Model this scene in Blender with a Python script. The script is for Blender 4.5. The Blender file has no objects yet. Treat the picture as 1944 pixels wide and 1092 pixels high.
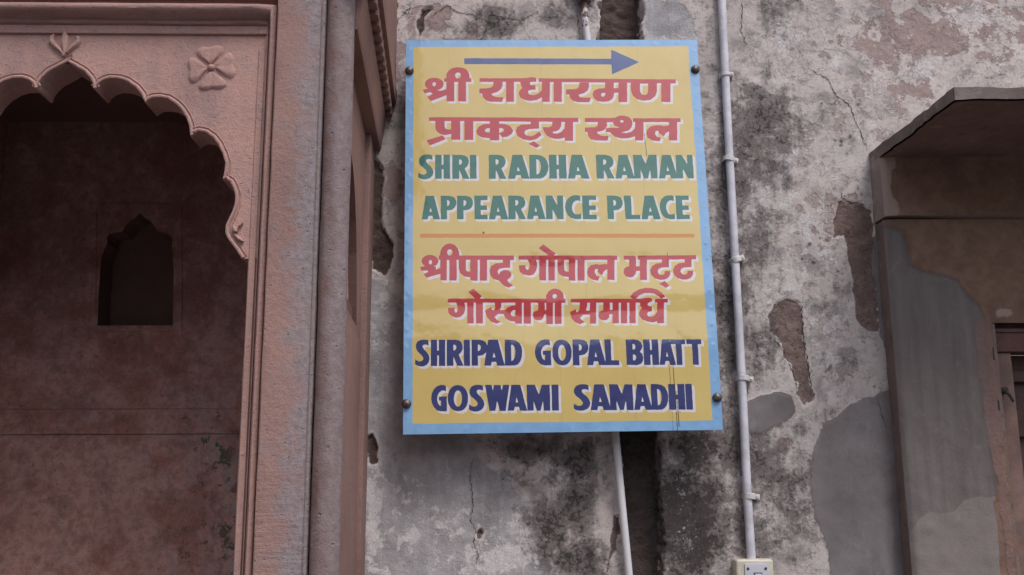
import bpy, bmesh, math, random, json
import numpy as np
from mathutils import Vector, Matrix
from mathutils.geometry import tessellate_polygon
random.seed(4); RS = np.random.RandomState(7)
SC = bpy.context.scene; COL = SC.collection

# ------------------------------------------------------------------ camera, sky, sun, exposure
F, CX, CY = 1900.0, 972.0, 546.0                       # focal length and centre in photo pixels
CAM = np.array([0.0, -3.0, 1.6])
MW = np.array([[0.9996913852591324, -0.02421949163100705, -0.0055272473992582305],
               [0.0005211068521992967, -0.2020008663692503, 0.9793852043163206],
               [0.024836720522758607, 0.9790858318917743, 0.20192590498117505]])   # world -> right, up, forward
cam = bpy.data.cameras.new('camera'); cam.sensor_width = 36; cam.lens = F/1944*36; cam.clip_end = 500; cam.clip_start = .05
co = bpy.data.objects.new('camera', cam); COL.objects.link(co); SC.camera = co
co.matrix_world = Matrix([[MW[0][i], MW[1][i], -MW[2][i], CAM[i]] for i in range(3)]+[[0, 0, 0, 1]])

SUN_EL, SUN_AZ = math.radians(55), math.radians(150)   # azimuth clockwise from +Y: in front of the wall, to the right
wd = bpy.data.worlds.new('World'); SC.world = wd; wd.use_nodes = True
wn, wl = wd.node_tree.nodes, wd.node_tree.links
bg = wn['Background']; bg.inputs[1].default_value = .125
sk = wn.new('ShaderNodeTexSky'); sk.sky_type = 'NISHITA'; sk.sun_disc = False
sk.sun_elevation = SUN_EL; sk.sun_rotation = SUN_AZ; sk.air_density = 1.0; sk.dust_density = 2.0
hs = wn.new('ShaderNodeHueSaturation'); hs.inputs['Saturation'].default_value = .42
wl.new(sk.outputs[0], hs.inputs['Color']); wl.new(hs.outputs[0], bg.inputs[0])
su = bpy.data.lights.new('sun', 'SUN'); su.energy = 1.45; su.angle = math.radians(19); su.color = (1, .95, .94)
so = bpy.data.objects.new('sun', su); COL.objects.link(so)
sd = Vector((math.sin(SUN_AZ)*math.cos(SUN_EL), math.cos(SUN_AZ)*math.cos(SUN_EL), math.sin(SUN_EL)))
so.rotation_euler = sd.to_track_quat('Z', 'Y').to_euler(); so.location = (3, -8, 9)
SC.view_settings.view_transform = 'Standard'; SC.view_settings.look = 'None'
SC.view_settings.exposure = .4; SC.view_settings.gamma = 1; SC.view_settings.use_curve_mapping = False

# ------------------------------------------------------------------ helpers
def at(px, py, Y):
    d = MW.T @ np.array([(px-CX)/F, -(py-CY)/F, 1.]); return CAM + (Y-CAM[1])/d[1]*d
def atX(px, py, X):
    d = MW.T @ np.array([(px-CX)/F, -(py-CY)/F, 1.]); return CAM + (X-CAM[0])/d[0]*d
def proj(P):
    q = (np.asarray(P)-CAM) @ MW.T
    return np.stack([CX+F*q[..., 0]/q[..., 2], CY-F*q[..., 1]/q[..., 2]], -1)
def lerp(a, b, t): return a+(b-a)*t
def link(name, me, mat=None, parent=None):
    o = bpy.data.objects.new(name, me); COL.objects.link(o)
    if mat is not None and me is not None:
        for m in (mat if isinstance(mat, (list, tuple)) else [mat]): me.materials.append(m)
    if parent is not None: o.parent = parent
    return o
def tag(o, label=None, cat=None, group=None, kind=None):
    for k, v in (('label', label), ('category', cat), ('group', group), ('kind', kind)):
        if v: o[k] = v
    return o
def empty(name, loc=(0, 0, 0)):
    o = bpy.data.objects.new(name, None); COL.objects.link(o); o.location = loc; o.empty_display_size = .1; return o
LOCAL = [False]
def wloc(o):
    l = Vector(o.location)
    while o.parent: o = o.parent; l += o.location
    return l
def mesh(name, V, Fc, mat=None, parent=None, smooth=False, sharp=None):
    me = bpy.data.meshes.new(name)
    V = [tuple(map(float, v)) for v in V]
    if parent is not None and not LOCAL[0]:
        l = wloc(parent); V = [(v[0]-l[0], v[1]-l[1], v[2]-l[2]) for v in V]
    me.from_pydata(V, [], [tuple(f) for f in Fc]); me.update()
    bm = bmesh.new(); bm.from_mesh(me); bmesh.ops.recalc_face_normals(bm, faces=bm.faces); bm.to_mesh(me); bm.free()
    if smooth: me.polygons.foreach_set('use_smooth', [True]*len(me.polygons))
    if sharp: me.set_sharp_from_angle(angle=math.radians(sharp))
    return link(name, me, mat, parent)
class MB:
    def __init__(s): s.V = []; s.F = []
    def add(s, V, Fc):
        n = len(s.V); s.V += [tuple(v) for v in V]; s.F += [tuple(i+n for i in f) for f in Fc]; return s
    def box(s, x0, x1, y0, y1, z0, z1):
        V = [(x, y, z) for x in (x0, x1) for y in (y0, y1) for z in (z0, z1)]
        return s.add(V, [(0, 1, 3, 2), (4, 6, 7, 5), (0, 4, 5, 1), (2, 3, 7, 6), (0, 2, 6, 4), (1, 5, 7, 3)])
    def tube(s, pts, r, n=16, cap=True):
        pts = [Vector(p) for p in pts]; rr = r if isinstance(r, (list, tuple)) else [r]*len(pts); V = []; Fc = []
        for i, p in enumerate(pts):
            t = (pts[min(i+1, len(pts)-1)]-pts[max(i-1, 0)]).normalized()
            a = t.cross(Vector((0.13, 1, .07))).normalized(); b = t.cross(a)
            V += [p+(a*math.cos(k*2*math.pi/n)+b*math.sin(k*2*math.pi/n))*rr[i] for k in range(n)]
        for i in range(len(pts)-1):
            for k in range(n): Fc.append((i*n+k, i*n+(k+1) % n, (i+1)*n+(k+1) % n, (i+1)*n+k))
        if cap: Fc += [tuple(range(n)), tuple((len(pts)-1)*n+k for k in range(n))]
        return s.add(V, Fc)
    def build(s, name, mat, parent=None, smooth=False, sharp=None, bevel=0):
        o = mesh(name, s.V, s.F, mat, parent, smooth, sharp)
        if bevel:
            bm = bmesh.new(); bm.from_mesh(o.data)
            bmesh.ops.bevel(bm, geom=[e for e in bm.edges if len(e.link_faces) == 2 and e.calc_face_angle() > .5], offset=bevel, segments=3, affect='EDGES', profile=.6)
            bm.to_mesh(o.data); bm.free()
            o.data.polygons.foreach_set('use_smooth', [True]*len(o.data.polygons)); o.data.set_sharp_from_angle(angle=math.radians(40))
        return o
# value noise in numpy, used for relief and for the ragged outlines of patches
_tab = RS.rand(256, 256)
def vnoise(x, y):
    xi = np.floor(x).astype(int); yi = np.floor(y).astype(int); fx = x-xi; fy = y-yi
    fx = fx*fx*(3-2*fx); fy = fy*fy*(3-2*fy)
    g = lambda a, b: _tab[a & 255, b & 255]
    return (g(xi, yi)*(1-fx)+g(xi+1, yi)*fx)*(1-fy)+(g(xi, yi+1)*(1-fx)+g(xi+1, yi+1)*fx)*fy
def fbm(x, y, o=4, s=1.0):
    t = 0; a = .5; n = 0
    for k in range(o): t = t+a*vnoise(x*s+17.3*k, y*s+9.1*k); n += a; a *= .5; s *= 2.03
    return t/n
def psdf(P, x, y):
    """signed distance to polygon P, positive inside"""
    P = np.asarray(P, float); d = np.full(x.shape, 1e9); ins = np.zeros(x.shape, bool)
    for (ax, ay), (bx, by) in zip(P, np.roll(P, -1, 0)):
        ex, ey = bx-ax, by-ay; t = np.clip(((x-ax)*ex+(y-ay)*ey)/(ex*ex+ey*ey+1e-12), 0, 1)
        d = np.minimum(d, (x-ax-t*ex)**2+(y-ay-t*ey)**2)
        c = (ay > y) != (by > y)
        if ay != by: ins ^= c & (x < (bx-ax)*(y-ay)/(by-ay)+ax)
    return np.where(ins, 1, -1)*np.sqrt(d)
def polys(Ls, x, y): 
    m = np.full(x.shape, -1e3)
    for P in Ls: m = np.maximum(m, psdf(P, x, y))
    return m
def blobs(Ls, x, y):
    m = np.zeros(x.shape)
    for cx, cy, rx, ry, s in Ls: m = np.maximum(m, s*np.exp(-.5*(((x-cx)/rx)**2+((y-cy)/ry)**2)))
    return m
def sst(a, b, x): t = np.clip((x-a)/(b-a), 0, 1); return t*t*(3-2*t)
def grid_mesh(name, xs, zs, yfun, attrs, mat, parent=None, drop=None, origin=(0, 0, 0)):
    """a wall face in the XZ plane: yfun(X,Z)->Y, attrs: name -> array"""
    X, Z = np.meshgrid(xs, zs); Y = yfun(X, Z)
    nx, nz = len(xs), len(zs); V = np.stack([X-origin[0], Y-origin[1], Z-origin[2]], -1).reshape(-1, 3)
    i = np.arange(nx*nz).reshape(nz, nx); Q = np.stack([i[:-1, :-1], i[:-1, 1:], i[1:, 1:], i[1:, :-1]], -1).reshape(-1, 4)
    if drop is not None:
        c = V[Q].mean(1)+np.array(origin); Q = Q[~drop(c[:, 0], c[:, 2])]
    me = bpy.data.meshes.new(name); me.vertices.add(len(V)); me.vertices.foreach_set('co', V.ravel())
    me.loops.add(len(Q)*4); me.loops.foreach_set('vertex_index', Q.ravel())
    me.polygons.add(len(Q)); me.polygons.foreach_set('loop_start', np.arange(len(Q))*4)
    me.update(calc_edges=True); me.validate()
    me.polygons.foreach_set('use_smooth', [True]*len(me.polygons))
    for k, a in attrs.items():
        at_ = me.attributes.new(k, 'FLOAT', 'POINT'); at_.data.foreach_set('value', np.asarray(a, np.float32).ravel())
    return link(name, me, mat, parent)

# ------------------------------------------------------------------ node helpers
class NT:
    def __init__(s, name, rough=.85, spec=.3):
        s.m = bpy.data.materials.new(name); s.m.use_nodes = True; s.t = s.m.node_tree; s.n = s.t.nodes; s.l = s.t.links
        s.b = s.n['Principled BSDF']; s.b.inputs['Roughness'].default_value = rough; s.b.inputs['Specular IOR Level'].default_value = spec
        s.co = s.n.new('ShaderNodeTexCoord').outputs['Object']
    def _in(s, sock, v):
        if isinstance(v, bpy.types.NodeSocket): s.l.new(v, sock)
        elif v is not None:
            if isinstance(v, (tuple, list)) and len(v) == 3 and sock.type == 'RGBA': v = (*v, 1)
            sock.default_value = v
    def noise(s, scale, detail=6, rough=.6, vec=None, dist=0, out=0):
        n = s.n.new('ShaderNodeTexNoise'); n.inputs['Scale'].default_value = scale; n.inputs['Detail'].default_value = detail
        n.inputs['Roughness'].default_value = rough; n.inputs['Distortion'].default_value = dist
        s._in(n.inputs['Vector'], vec if vec is not None else s.co); return n.outputs[out]
    def vor(s, scale, vec=None, feat='F1', rnd=1.0):
        n = s.n.new('ShaderNodeTexVoronoi'); n.feature = feat; n.inputs['Scale'].default_value = scale; n.inputs['Randomness'].default_value = rnd
        s._in(n.inputs['Vector'], vec if vec is not None else s.co); return n.outputs['Distance']
    def map(s, scale=(1, 1, 1), rot=(0, 0, 0), loc=(0, 0, 0)):
        n = s.n.new('ShaderNodeMapping'); n.inputs['Scale'].default_value = scale; n.inputs['Rotation'].default_value = rot; n.inputs['Location'].default_value = loc
        s.l.new(s.co, n.inputs[0]); return n.outputs[0]
    def ma(s, op, a, b=0.0, c=None):
        n = s.n.new('ShaderNodeMath'); n.operation = op; s._in(n.inputs[0], a); s._in(n.inputs[1], b)
        if c is not None: s._in(n.inputs[2], c)
        return n.outputs[0]
    def add(s, a, b): return s.ma('ADD', a, b)
    def mul(s, a, b): return s.ma('MULTIPLY', a, b)
    def ss(s, x, lo, hi, a=0., b=1.):
        n = s.n.new('ShaderNodeMapRange'); n.interpolation_type = 'SMOOTHSTEP'; s._in(n.inputs[0], x)
        n.inputs[1].default_value = lo; n.inputs[2].default_value = hi; n.inputs[3].default_value = a; n.inputs[4].default_value = b; return n.outputs[0]
    def mix(s, f, a, b, mode='MIX'):
        n = s.n.new('ShaderNodeMix'); n.data_type = 'RGBA'; n.blend_type = mode; s._in(n.inputs[0], f); s._in(n.inputs[6], a); s._in(n.inputs[7], b); return n.outputs[2]
    def ramp(s, f, stops):
        n = s.n.new('ShaderNodeValToRGB'); s.l.new(f, n.inputs[0]); e = n.color_ramp.elements
        while len(e) < len(stops): e.new(.5)
        for q, (p, c) in zip(e, stops): q.position = p; q.color = (*c, 1)
        return n.outputs[0]
    def attr(s, name):
        n = s.n.new('ShaderNodeAttribute'); n.attribute_name = name; return n.outputs['Fac']
    def xyz(s):
        n = s.n.new('ShaderNodeSeparateXYZ'); s.l.new(s.co, n.inputs[0]); return n.outputs
    def bump(s, h, strength=.5, dist=.01, prev=None):
        n = s.n.new('ShaderNodeBump'); n.inputs['Strength'].default_value = strength; n.inputs['Distance'].default_value = dist
        s._in(n.inputs['Height'], h)
        if prev is not None: s.l.new(prev, n.inputs['Normal'])
        return n.outputs[0]
    def done(s, col=None, normal=None, rough=None):
        if col is not None: s._in(s.b.inputs['Base Color'], col)
        if normal is not None: s.l.new(normal, s.b.inputs['Normal'])
        if rough is not None: s._in(s.b.inputs['Roughness'], rough)
        return s.m

# ------------------------------------------------------------------ materials
def m_wall():
    t = NT('weathered_plaster', .92, .2)
    n_big = t.noise(2.2, 5, .6); n_mid = t.noise(11, 8, .62); n_f = t.noise(55, 8, .68); n_ff = t.noise(190, 5, .7); n_warp = t.noise(24, 9, .7)
    blot = t.noise(30, 10, .74); speck = t.vor(95, rnd=1)
    streak = t.noise(1, 8, .6, vec=t.map((42, 42, 3.2)))
    base = t.ramp(n_big, [(.32, (.47, .412, .392)), (.5, (.58, .510, .485)), (.68, (.65, .57, .54))])
    lay = t.noise(6.5, 10, .66); fl = t.ss(lay, .500, .512); fl2 = t.ss(t.noise(9, 10, .68, vec=t.map(loc=(3, 1, 7))), .585, .60)
    base = t.mix(t.ss(n_mid, .46, .66), base, (.32, .285, .285))
    base = t.mix(t.mul(fl, .55), base, t.mix(n_f, (.55, .48, .465), (.68, .61, .60)))
    base = t.mix(t.mul(t.ss(n_f, .54, .70), .5), base, (.62, .55, .54))
    base = t.mix(t.mul(t.ss(n_f, .47, .37), .42), base, (.26, .215, .208))
    pk = t.ss(t.add(t.attr('pink'), t.mul(t.add(lay, -.5), 2.2)), .42, .47)
    base = t.mix(t.mul(pk, .85), base, t.ramp(n_f, [(.3, (.29, .21, .195)), (.7, (.39, .285, .262))]))
    base = t.mix(t.mul(fl2, .7), base, t.ramp(n_ff, [(.3, (.30, .235, .222)), (.7, (.42, .33, .315))]))
    gcol = t.ramp(n_mid, [(.3, (.27, .255, .26)), (.5, (.39, .37, .378)), (.68, (.52, .50, .515))])
    gcol = t.mix(t.mul(t.ss(streak, .5, .7), .6), gcol, (.50, .48, .50))
    gm = t.ss(t.add(t.attr('grey'), t.mul(t.add(n_warp, -.5), .9)), -.06, .10)
    col = t.mix(gm, base, gcol)
    # lime bloom
    wm = t.ss(t.add(t.attr('white'), t.mul(t.add(blot, -.5), 2.6)), .42, .60)
    col = t.mix(t.mul(wm, .85), col, t.ramp(n_ff, [(.3, (.56, .515, .51)), (.7, (.74, .70, .70))]))
    # bare undercoat where plaster has come off
    pm = t.ss(t.add(t.attr('peel'), t.mul(t.add(n_warp, -.5), 1.5)), -.03, .05)
    pcol = t.ramp(n_f, [(.3, (.17, .12, .105)), (.52, (.27, .19, .17)), (.75, (.36, .26, .23))])
    pcol = t.mix(t.attr('peeldark'), pcol, t.mix(n_f, (.06, .042, .038), (.15, .105, .092)))
    lipm = t.mul(t.ss(t.add(t.attr('peel'), t.mul(t.add(n_warp, -.5), 1.5)), -.42, -.06), t.ma('SUBTRACT', 1, pm)); col = t.mix(t.mul(lipm, .55), col, (.66, .60, .58))
    pcol = t.mix(t.mul(t.ss(t.vor(62), .28, .12), t.ss(n_mid, .42, .58)), pcol, (.11, .078, .068))
    col = t.mix(pm, col, pcol)
    # lichen and mould
    f = t.attr('mould')
    nb = t.noise(21, 10, .72); n_s = t.noise(110, 7, .74)
    nv = t.noise(7, 6, .6); n_a = t.noise(48, 9, .76)
    fv = t.mul(f, t.ss(nv, .34, .58, .72, 1.12))
    mm2 = t.ss(t.add(fv, t.add(t.mul(t.add(nb, -.5), 1.9), t.add(t.mul(t.add(n_s, -.5), 1.0), t.mul(t.add(streak, -.5), .7)))), .30, .84)
    mm = t.ss(t.add(t.mul(fv, .66), t.add(t.mul(t.add(nb, -.5), 1.2), t.add(t.mul(t.add(n_a, -.5), 1.9), t.mul(t.add(n_s, -.5), 1.1)))), .54, .84)
    col = t.mix(t.mul(mm2, .80), col, t.mix(t.ss(n_a, .35, .65), (.078, .064, .062), (.185, .160, .156)))
    col = t.mix(t.mul(mm, .85), col, t.mix(n_ff, (.022, .017, .016), (.058, .047, .045)))
    fk = t.mul(t.ss(t.noise(150, 6, .8), .60, .68), t.ss(mm2, .3, .8)); col = t.mix(t.mul(fk, .45), col, (.40, .36, .35))
    lf = t.mul(t.ss(t.add(t.mul(t.attr('white'), .75), t.mul(t.add(t.noise(85, 8, .78), -.5), 4.2)), .80, 1.0), t.ss(f, .15, .45))
    col = t.mix(t.mul(lf, .8), col, t.mix(n_ff, (.36, .33, .33), (.60, .565, .57)))
    # round dark spots
    sv = t.ss(t.add(t.vor(26), t.mul(t.add(n_f, -.5), .5)), .20, .10)
    col = t.mix(t.mul(t.mul(sv, t.ss(t.add(t.attr('spots'), t.mul(t.add(n_mid, -.5), 1.2)), .35, .6)), .75), col, (.06, .052, .052))
    # cement repair
    cm = t.ss(t.add(t.attr('cement'), t.mul(t.add(n_warp, -.5), 1.1)), -.03, .06)
    ccol = t.ramp(t.noise(5, 6, .6), [(.3, (.165, .145, .145)), (.55, (.222, .198, .200)), (.75, (.268, .244, .250))])
    ccol = t.mix(t.mul(t.ss(n_mid, .48, .66), .45), ccol, (.140, .120, .118)); ccol = t.mix(t.mul(t.ss(t.noise(8, 8, .7, vec=t.map((1, 1, .3), loc=(4, 0, 2))), .52, .66), .5), ccol, (.31, .285, .30))
    ccol = t.mix(t.mul(t.ss(n_ff, .66, .74), .35), ccol, (.40, .37, .36))
    col = t.mix(cm, col, ccol)
    col = t.mix(.55, col, t.mix(n_ff, (.62, .62, .62), (1.35, 1.35, 1.35)), 'MULTIPLY')
    hgt = t.add(t.add(t.mul(n_f, .8), t.mul(n_ff, .35)), t.mul(pm, t.mul(t.noise(90, 7, .75), 2.6)))
    hgt = t.add(t.mul(hgt, t.ma('SUBTRACT', 1, t.mul(cm, .8))), t.mul(mm, -.2))
    hgt = t.add(hgt, t.add(t.mul(pm, -.9), t.mul(cm, .35))); hgt = t.add(hgt, t.mul(t.add(t.mul(fl, .45), t.add(t.mul(fl2, -.6), t.mul(pk, -.35))), t.ma('SUBTRACT', 1, t.add(t.mul(cm, .95), t.mul(t.mul(gm, .8), t.ma('SUBTRACT', 1, cm))))))
    return t.done(col, t.bump(hgt, .75, .006))
def m_stone(name='red_sandstone', dark=0.0, rough_scale=1.0, bloom=None, chisel=0.0, paint=False, light=1.0):
    t = NT(name, .88, .25)
    n1 = t.noise(3.2, 6, .6); n2 = t.noise(17, 8, .65); n3 = t.noise(75*rough_scale, 6, .7); n4 = t.noise(260, 4, .7)
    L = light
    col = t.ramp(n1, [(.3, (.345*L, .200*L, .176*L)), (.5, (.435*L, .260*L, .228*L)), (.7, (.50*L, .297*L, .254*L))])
    col = t.mix(t.mul(t.ss(n2, .48, .68), .55), col, (.36*L, .255*L, .243*L))
    col = t.mix(t.mul(t.ss(n3, .55, .75), .5), col, (.16*L, .10*L, .09*L))
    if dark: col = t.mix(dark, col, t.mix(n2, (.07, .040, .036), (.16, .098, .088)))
    if bloom:                                       # pale grey weathering that starts ragged from an edge
        x = t.xyz()[0]
        bm_ = t.ss(t.add(t.mul(t.add(x, -bloom[0]), 1/bloom[1]), t.mul(t.add(n2, -.5), 2.2)), -.1, .9)
        col = t.mix(t.mul(bm_, bloom[2]), col, t.ramp(n3, [(.3, (.21, .175, .185)), (.7, (.39, .345, .365))]))
    if paint:                                       # splashes of green, and white drips, on the lower right of the bay
        x, y, z = t.xyz()
        reg = t.mul(t.ss(x, paint[0]-.12, paint[0]+.22), t.ss(z, paint[1]+.70, paint[1]+.1))
        g = t.ss(t.add(t.mul(reg, .20), t.noise(24, 5, .66)), .765, .80)
        w = t.ss(t.add(t.mul(reg, .2), t.noise(1, 7, .7, vec=t.map((60, 60, 13)))), .65, .74)
        col = t.mix(t.mul(w, .6), col, (.42, .36, .36))
        col = t.mix(g, col, (.02, .15, .105))
        red = t.ss(t.noise(6, 7, .65), .48, .62); col = t.mix(t.mul(red, .65), col, (.40, .165, .13)); grime_shade = t.ss(t.add(t.noise(9, 9, .72), t.mul(t.ss(z, 1.75, 2.5), .10)), .50, .62); col = t.mix(t.mul(grime_shade, .36), col, (.13, .074, .064)); fg = t.ss(t.noise(42, 9, .74), .44, .60); col = t.mix(t.mul(fg, .45), col, (.28, .135, .112)); gr = t.ss(t.noise(105, 7, .8), .55, .63); col = t.mix(t.mul(gr, .6), col, (.50, .37, .35)); gd = t.ss(t.noise(90, 7, .8, vec=t.map(loc=(2, 5, 1))), .57, .65); col = t.mix(t.mul(gd, .6), col, (.10, .055, .048))  # grime, with the bay's shade painted in by thickening it towards the top
        for gz in paint[2:]:
            ln = t.mul(t.ss(t.ma('ABSOLUTE', t.add(z, -gz+.001)), .0050, .0018), t.ss(t.add(t.noise(60, 6, .8), t.mul(reg, .08)), .48, .58)); col = t.mix(t.mul(ln, .75), col, (.44, .33, .31))
        scr = t.ss(t.noise(1, 9, .75, vec=t.map((22, 22, 120), rot=(0, .6, 0))), .62, .70)
        col = t.mix(t.mul(scr, .5), col, (.42, .34, .33))
    col = t.mix(.5, col, t.mix(n4, (.7, .7, .7), (1.3, 1.3, 1.3)), 'MULTIPLY')
    h = t.add(t.add(t.mul(n2, .5), n3), t.mul(n4, .45))
    pits = t.mul(t.ss(t.vor(70*rough_scale), .16, .05), t.ss(n2, .45, .6)); h = t.add(h, t.mul(pits, -1.3))
    if name.startswith(('face', 'jamb', 'mould', 'span', 'roll')):
        wr = t.ss(t.noise(2.4, 8, .7, vec=t.map((1, 1, .35))), .50, .64); col = t.mix(t.mul(wr, .45), col, (.235, .165, .165))
    if chisel:
        cz = t.noise(1, 5, .6, vec=t.map((7, 7, 95), rot=(0, .16, 0)))
        zf = t.ss(t.xyz()[2], chisel, chisel-.6); h = t.add(h, t.mul(t.mul(cz, zf), .9))
        col = t.mix(t.mul(t.mul(t.ss(cz, .5, .7), zf), .35), col, (.20, .125, .112))
    return t.done(col, t.bump(h, .7, .005*1/rough_scale**.5))
def m_plain(name, c, rough=.6, var=.15, bumpd=.002, scale=40, spec=.4, metallic=0):
    t = NT(name, rough, spec); t.b.inputs['Metallic'].default_value = metallic
    n = t.noise(scale, 6, .65); d = tuple(x*(1-2*var) for x in c)
    return t.done(t.mix(t.ss(n, .35, .65), d, c), t.bump(t.noise(scale*4, 5, .7), .4, bumpd), t.ss(n, .3, .7, max(.03, rough-.12), min(1, rough+.12)))
def m_shade_stone(name, a, b, c):
    t = NT(name, .9, .2); n = t.noise(4, 6, .6); n2 = t.noise(22, 8, .68); n3 = t.noise(150, 5, .7)
    col = t.ramp(n, [(.3, a), (.5, b), (.7, c)]); col = t.mix(t.mul(t.ss(n2, .55, .7), .5), col, tuple(x*1.5 for x in c)); col = t.mix(t.mul(t.ss(n2, .45, .3), .6), col, tuple(x*.5 for x in a))
    return t.done(col, t.bump(t.add(n2, t.mul(n3, .5)), .6, .006))
def m_surround():
    t = NT('door_surround_plaster', .93, .2)
    n1 = t.noise(4, 6, .6); n2 = t.noise(20, 8, .68, dist=.5); n3 = t.noise(140, 5, .7); st = t.noise(1, 7, .6, vec=t.map((26, 26, 2.2)))
    och = t.ramp(n2, [(.25, (.17, .102, .076)), (.5, (.245, .150, .110)), (.75, (.31, .20, .155))])
    och = t.mix(t.ss(n1, .5, .7), och, (.17, .105, .088))
    lp = t.ss(t.add(t.attr('pale'), t.mul(t.add(n2, -.5), 1.6)), -.05, .25)
    col = t.mix(t.mul(lp, .8), och, (.43, .33, .29))
    cm = t.ss(t.add(t.attr('cement'), t.mul(t.add(n2, -.5), .35)), -.03, .05)
    cc = t.ramp(st, [(.3, (.155, .130, .124)), (.5, (.190, .162, .156)), (.7, (.222, .192, .188))])
    cc = t.mix(t.mul(t.ss(t.noise(7, 8, .7, vec=t.map((1, 1, .35))), .50, .64), .5), cc, (.145, .118, .112)); cc = t.mix(t.mul(t.ss(n2, .56, .68), .4), cc, (.29, .26, .255))
    l2 = t.ss(t.add(t.attr('pale2'), t.mul(t.add(n2, -.5), .3)), -.03, .06)
    cc = t.mix(t.mul(l2, .6), cc, (.27, .232, .218))
    cc = t.mix(t.mul(t.ss(n3, .70, .76), .4), cc, (.42, .39, .38))
    col = t.mix(cm, col, cc)
    edge = t.mul(t.ss(t.ma('ABSOLUTE', t.add(t.attr('cement'), t.mul(t.add(n2, -.5), .35))), .35, .0), t.ma('SUBTRACT', 1, l2))
    col = t.mix(t.mul(edge, .45), col, (.10, .085, .08))
    rd = t.ss(t.add(t.attr('red'), t.mul(t.add(n2, -.5), .8)), -.1, .25)
    col = t.mix(t.mul(rd, .75), col, t.mix(n2, (.20, .125, .11), (.30, .20, .185)))
    col = t.mix(.5, col, t.mix(n3, (.7, .7, .7), (1.3, 1.3, 1.3)), 'MULTIPLY')
    h = t.add(t.mul(n2, t.ma('SUBTRACT', 1.1, cm)), t.mul(n3, .35)); h = t.add(h, t.mul(cm, .5)); h = t.add(h, t.mul(rd, t.noise(90, 6, .7)))
    return t.done(col, t.bump(h, .6, .006))
def m_sign():
    t = NT('painted_sign_enamel', .12, .5)
    n1 = t.noise(3.5, 5, .6); n2 = t.noise(22, 7, .65); n3 = t.noise(160, 4, .6); st = t.noise(1, 6, .6, vec=t.map((70, 70, 1.6)))
    yel = t.ramp(n1, [(.3, (.64, .475, .150)), (.55, (.69, .520, .170)), (.75, (.71, .54, .205))])
    yel = t.mix(t.mul(t.ss(n2, .55, .75), .22), yel, (.50, .34, .10))
    yel = t.mix(t.mul(t.ss(st, .58, .75), .22), yel, (.42, .28, .09))
    blu = t.mix(t.ss(n2, .3, .7), (.20, .41, .70), (.25, .47, .76))
    blu = t.mix(t.mul(t.ss(t.noise(65, 6, .75), .66, .72), .6), blu, (.12, .16, .22))
    def lay(col, a, c, soft=.0006, wear=.0):
        x = t.attr(a); x = t.add(x, t.mul(t.add(n3, -.5), .0011))
        return t.mix(t.ss(x, -soft, soft), col, c)
    col = lay(yel, 'border', blu)
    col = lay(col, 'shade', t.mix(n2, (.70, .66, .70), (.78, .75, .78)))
    col = lay(col, 'red', t.ramp(n2, [(.3, (.46, .022, .030)), (.7, (.54, .035, .042))]))
    col = lay(col, 'green', t.ramp(n2, [(.3, (.012, .130, .095)), (.7, (.022, .170, .125))]))
    col = lay(col, 'navy', t.ramp(n2, [(.3, (.022, .030, .145)), (.7, (.034, .045, .185))]))
    col = lay(col, 'arrow', t.ramp(n2, [(.3, (.045, .075, .25)), (.7, (.06, .10, .30))]))
    col = lay(col, 'orange', (.66, .25, .03))
    dirt = t.mul(t.ss(t.noise(48, 8, .75), .68, .74), .45)
    col = t.mix(dirt, col, (.22, .15, .09))
    col = t.mix(t.mul(t.ss(t.attr('drip'), -.0012, .0006), t.ss(t.noise(90, 5, .7), .30, .5)), col, (.045, .028, .02))
    t.b.inputs['Coat Weight'].default_value = 1.0; t.b.inputs['Coat IOR'].default_value = 1.75; t.b.inputs['Coat Roughness'].default_value = .07
    t._in(t.b.inputs['Coat Normal'], t.bump(t.noise(140, 3, .5), .06, .0006))
    return t.done(col, t.bump(t.add(n2, t.mul(n3, .5)), .12, .001), t.ss(n2, .3, .7, .30, .45))
def m_pipe():
    t = NT('flaking_white_paint', .5, .4); x = t.xyz(); n = t.noise(45, 8, .7); 
    f = t.ss(t.add(t.attr('rust'), t.mul(t.add(n, -.5), 1.9)), .42, .56)
    st = t.ss(t.noise(1, 7, .7, vec=t.map((60, 60, 9))), .60, .72)
    c = t.mix(t.mul(st, .5), (.66, .645, .67), (.34, .30, .29))
    col = t.mix(f, c, t.mix(t.noise(120, 5, .7), (.07, .045, .04), (.24, .115, .075)))
    return t.done(col, t.bump(t.add(t.mul(f, -1), t.mul(n, .3)), .5, .001))
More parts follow.
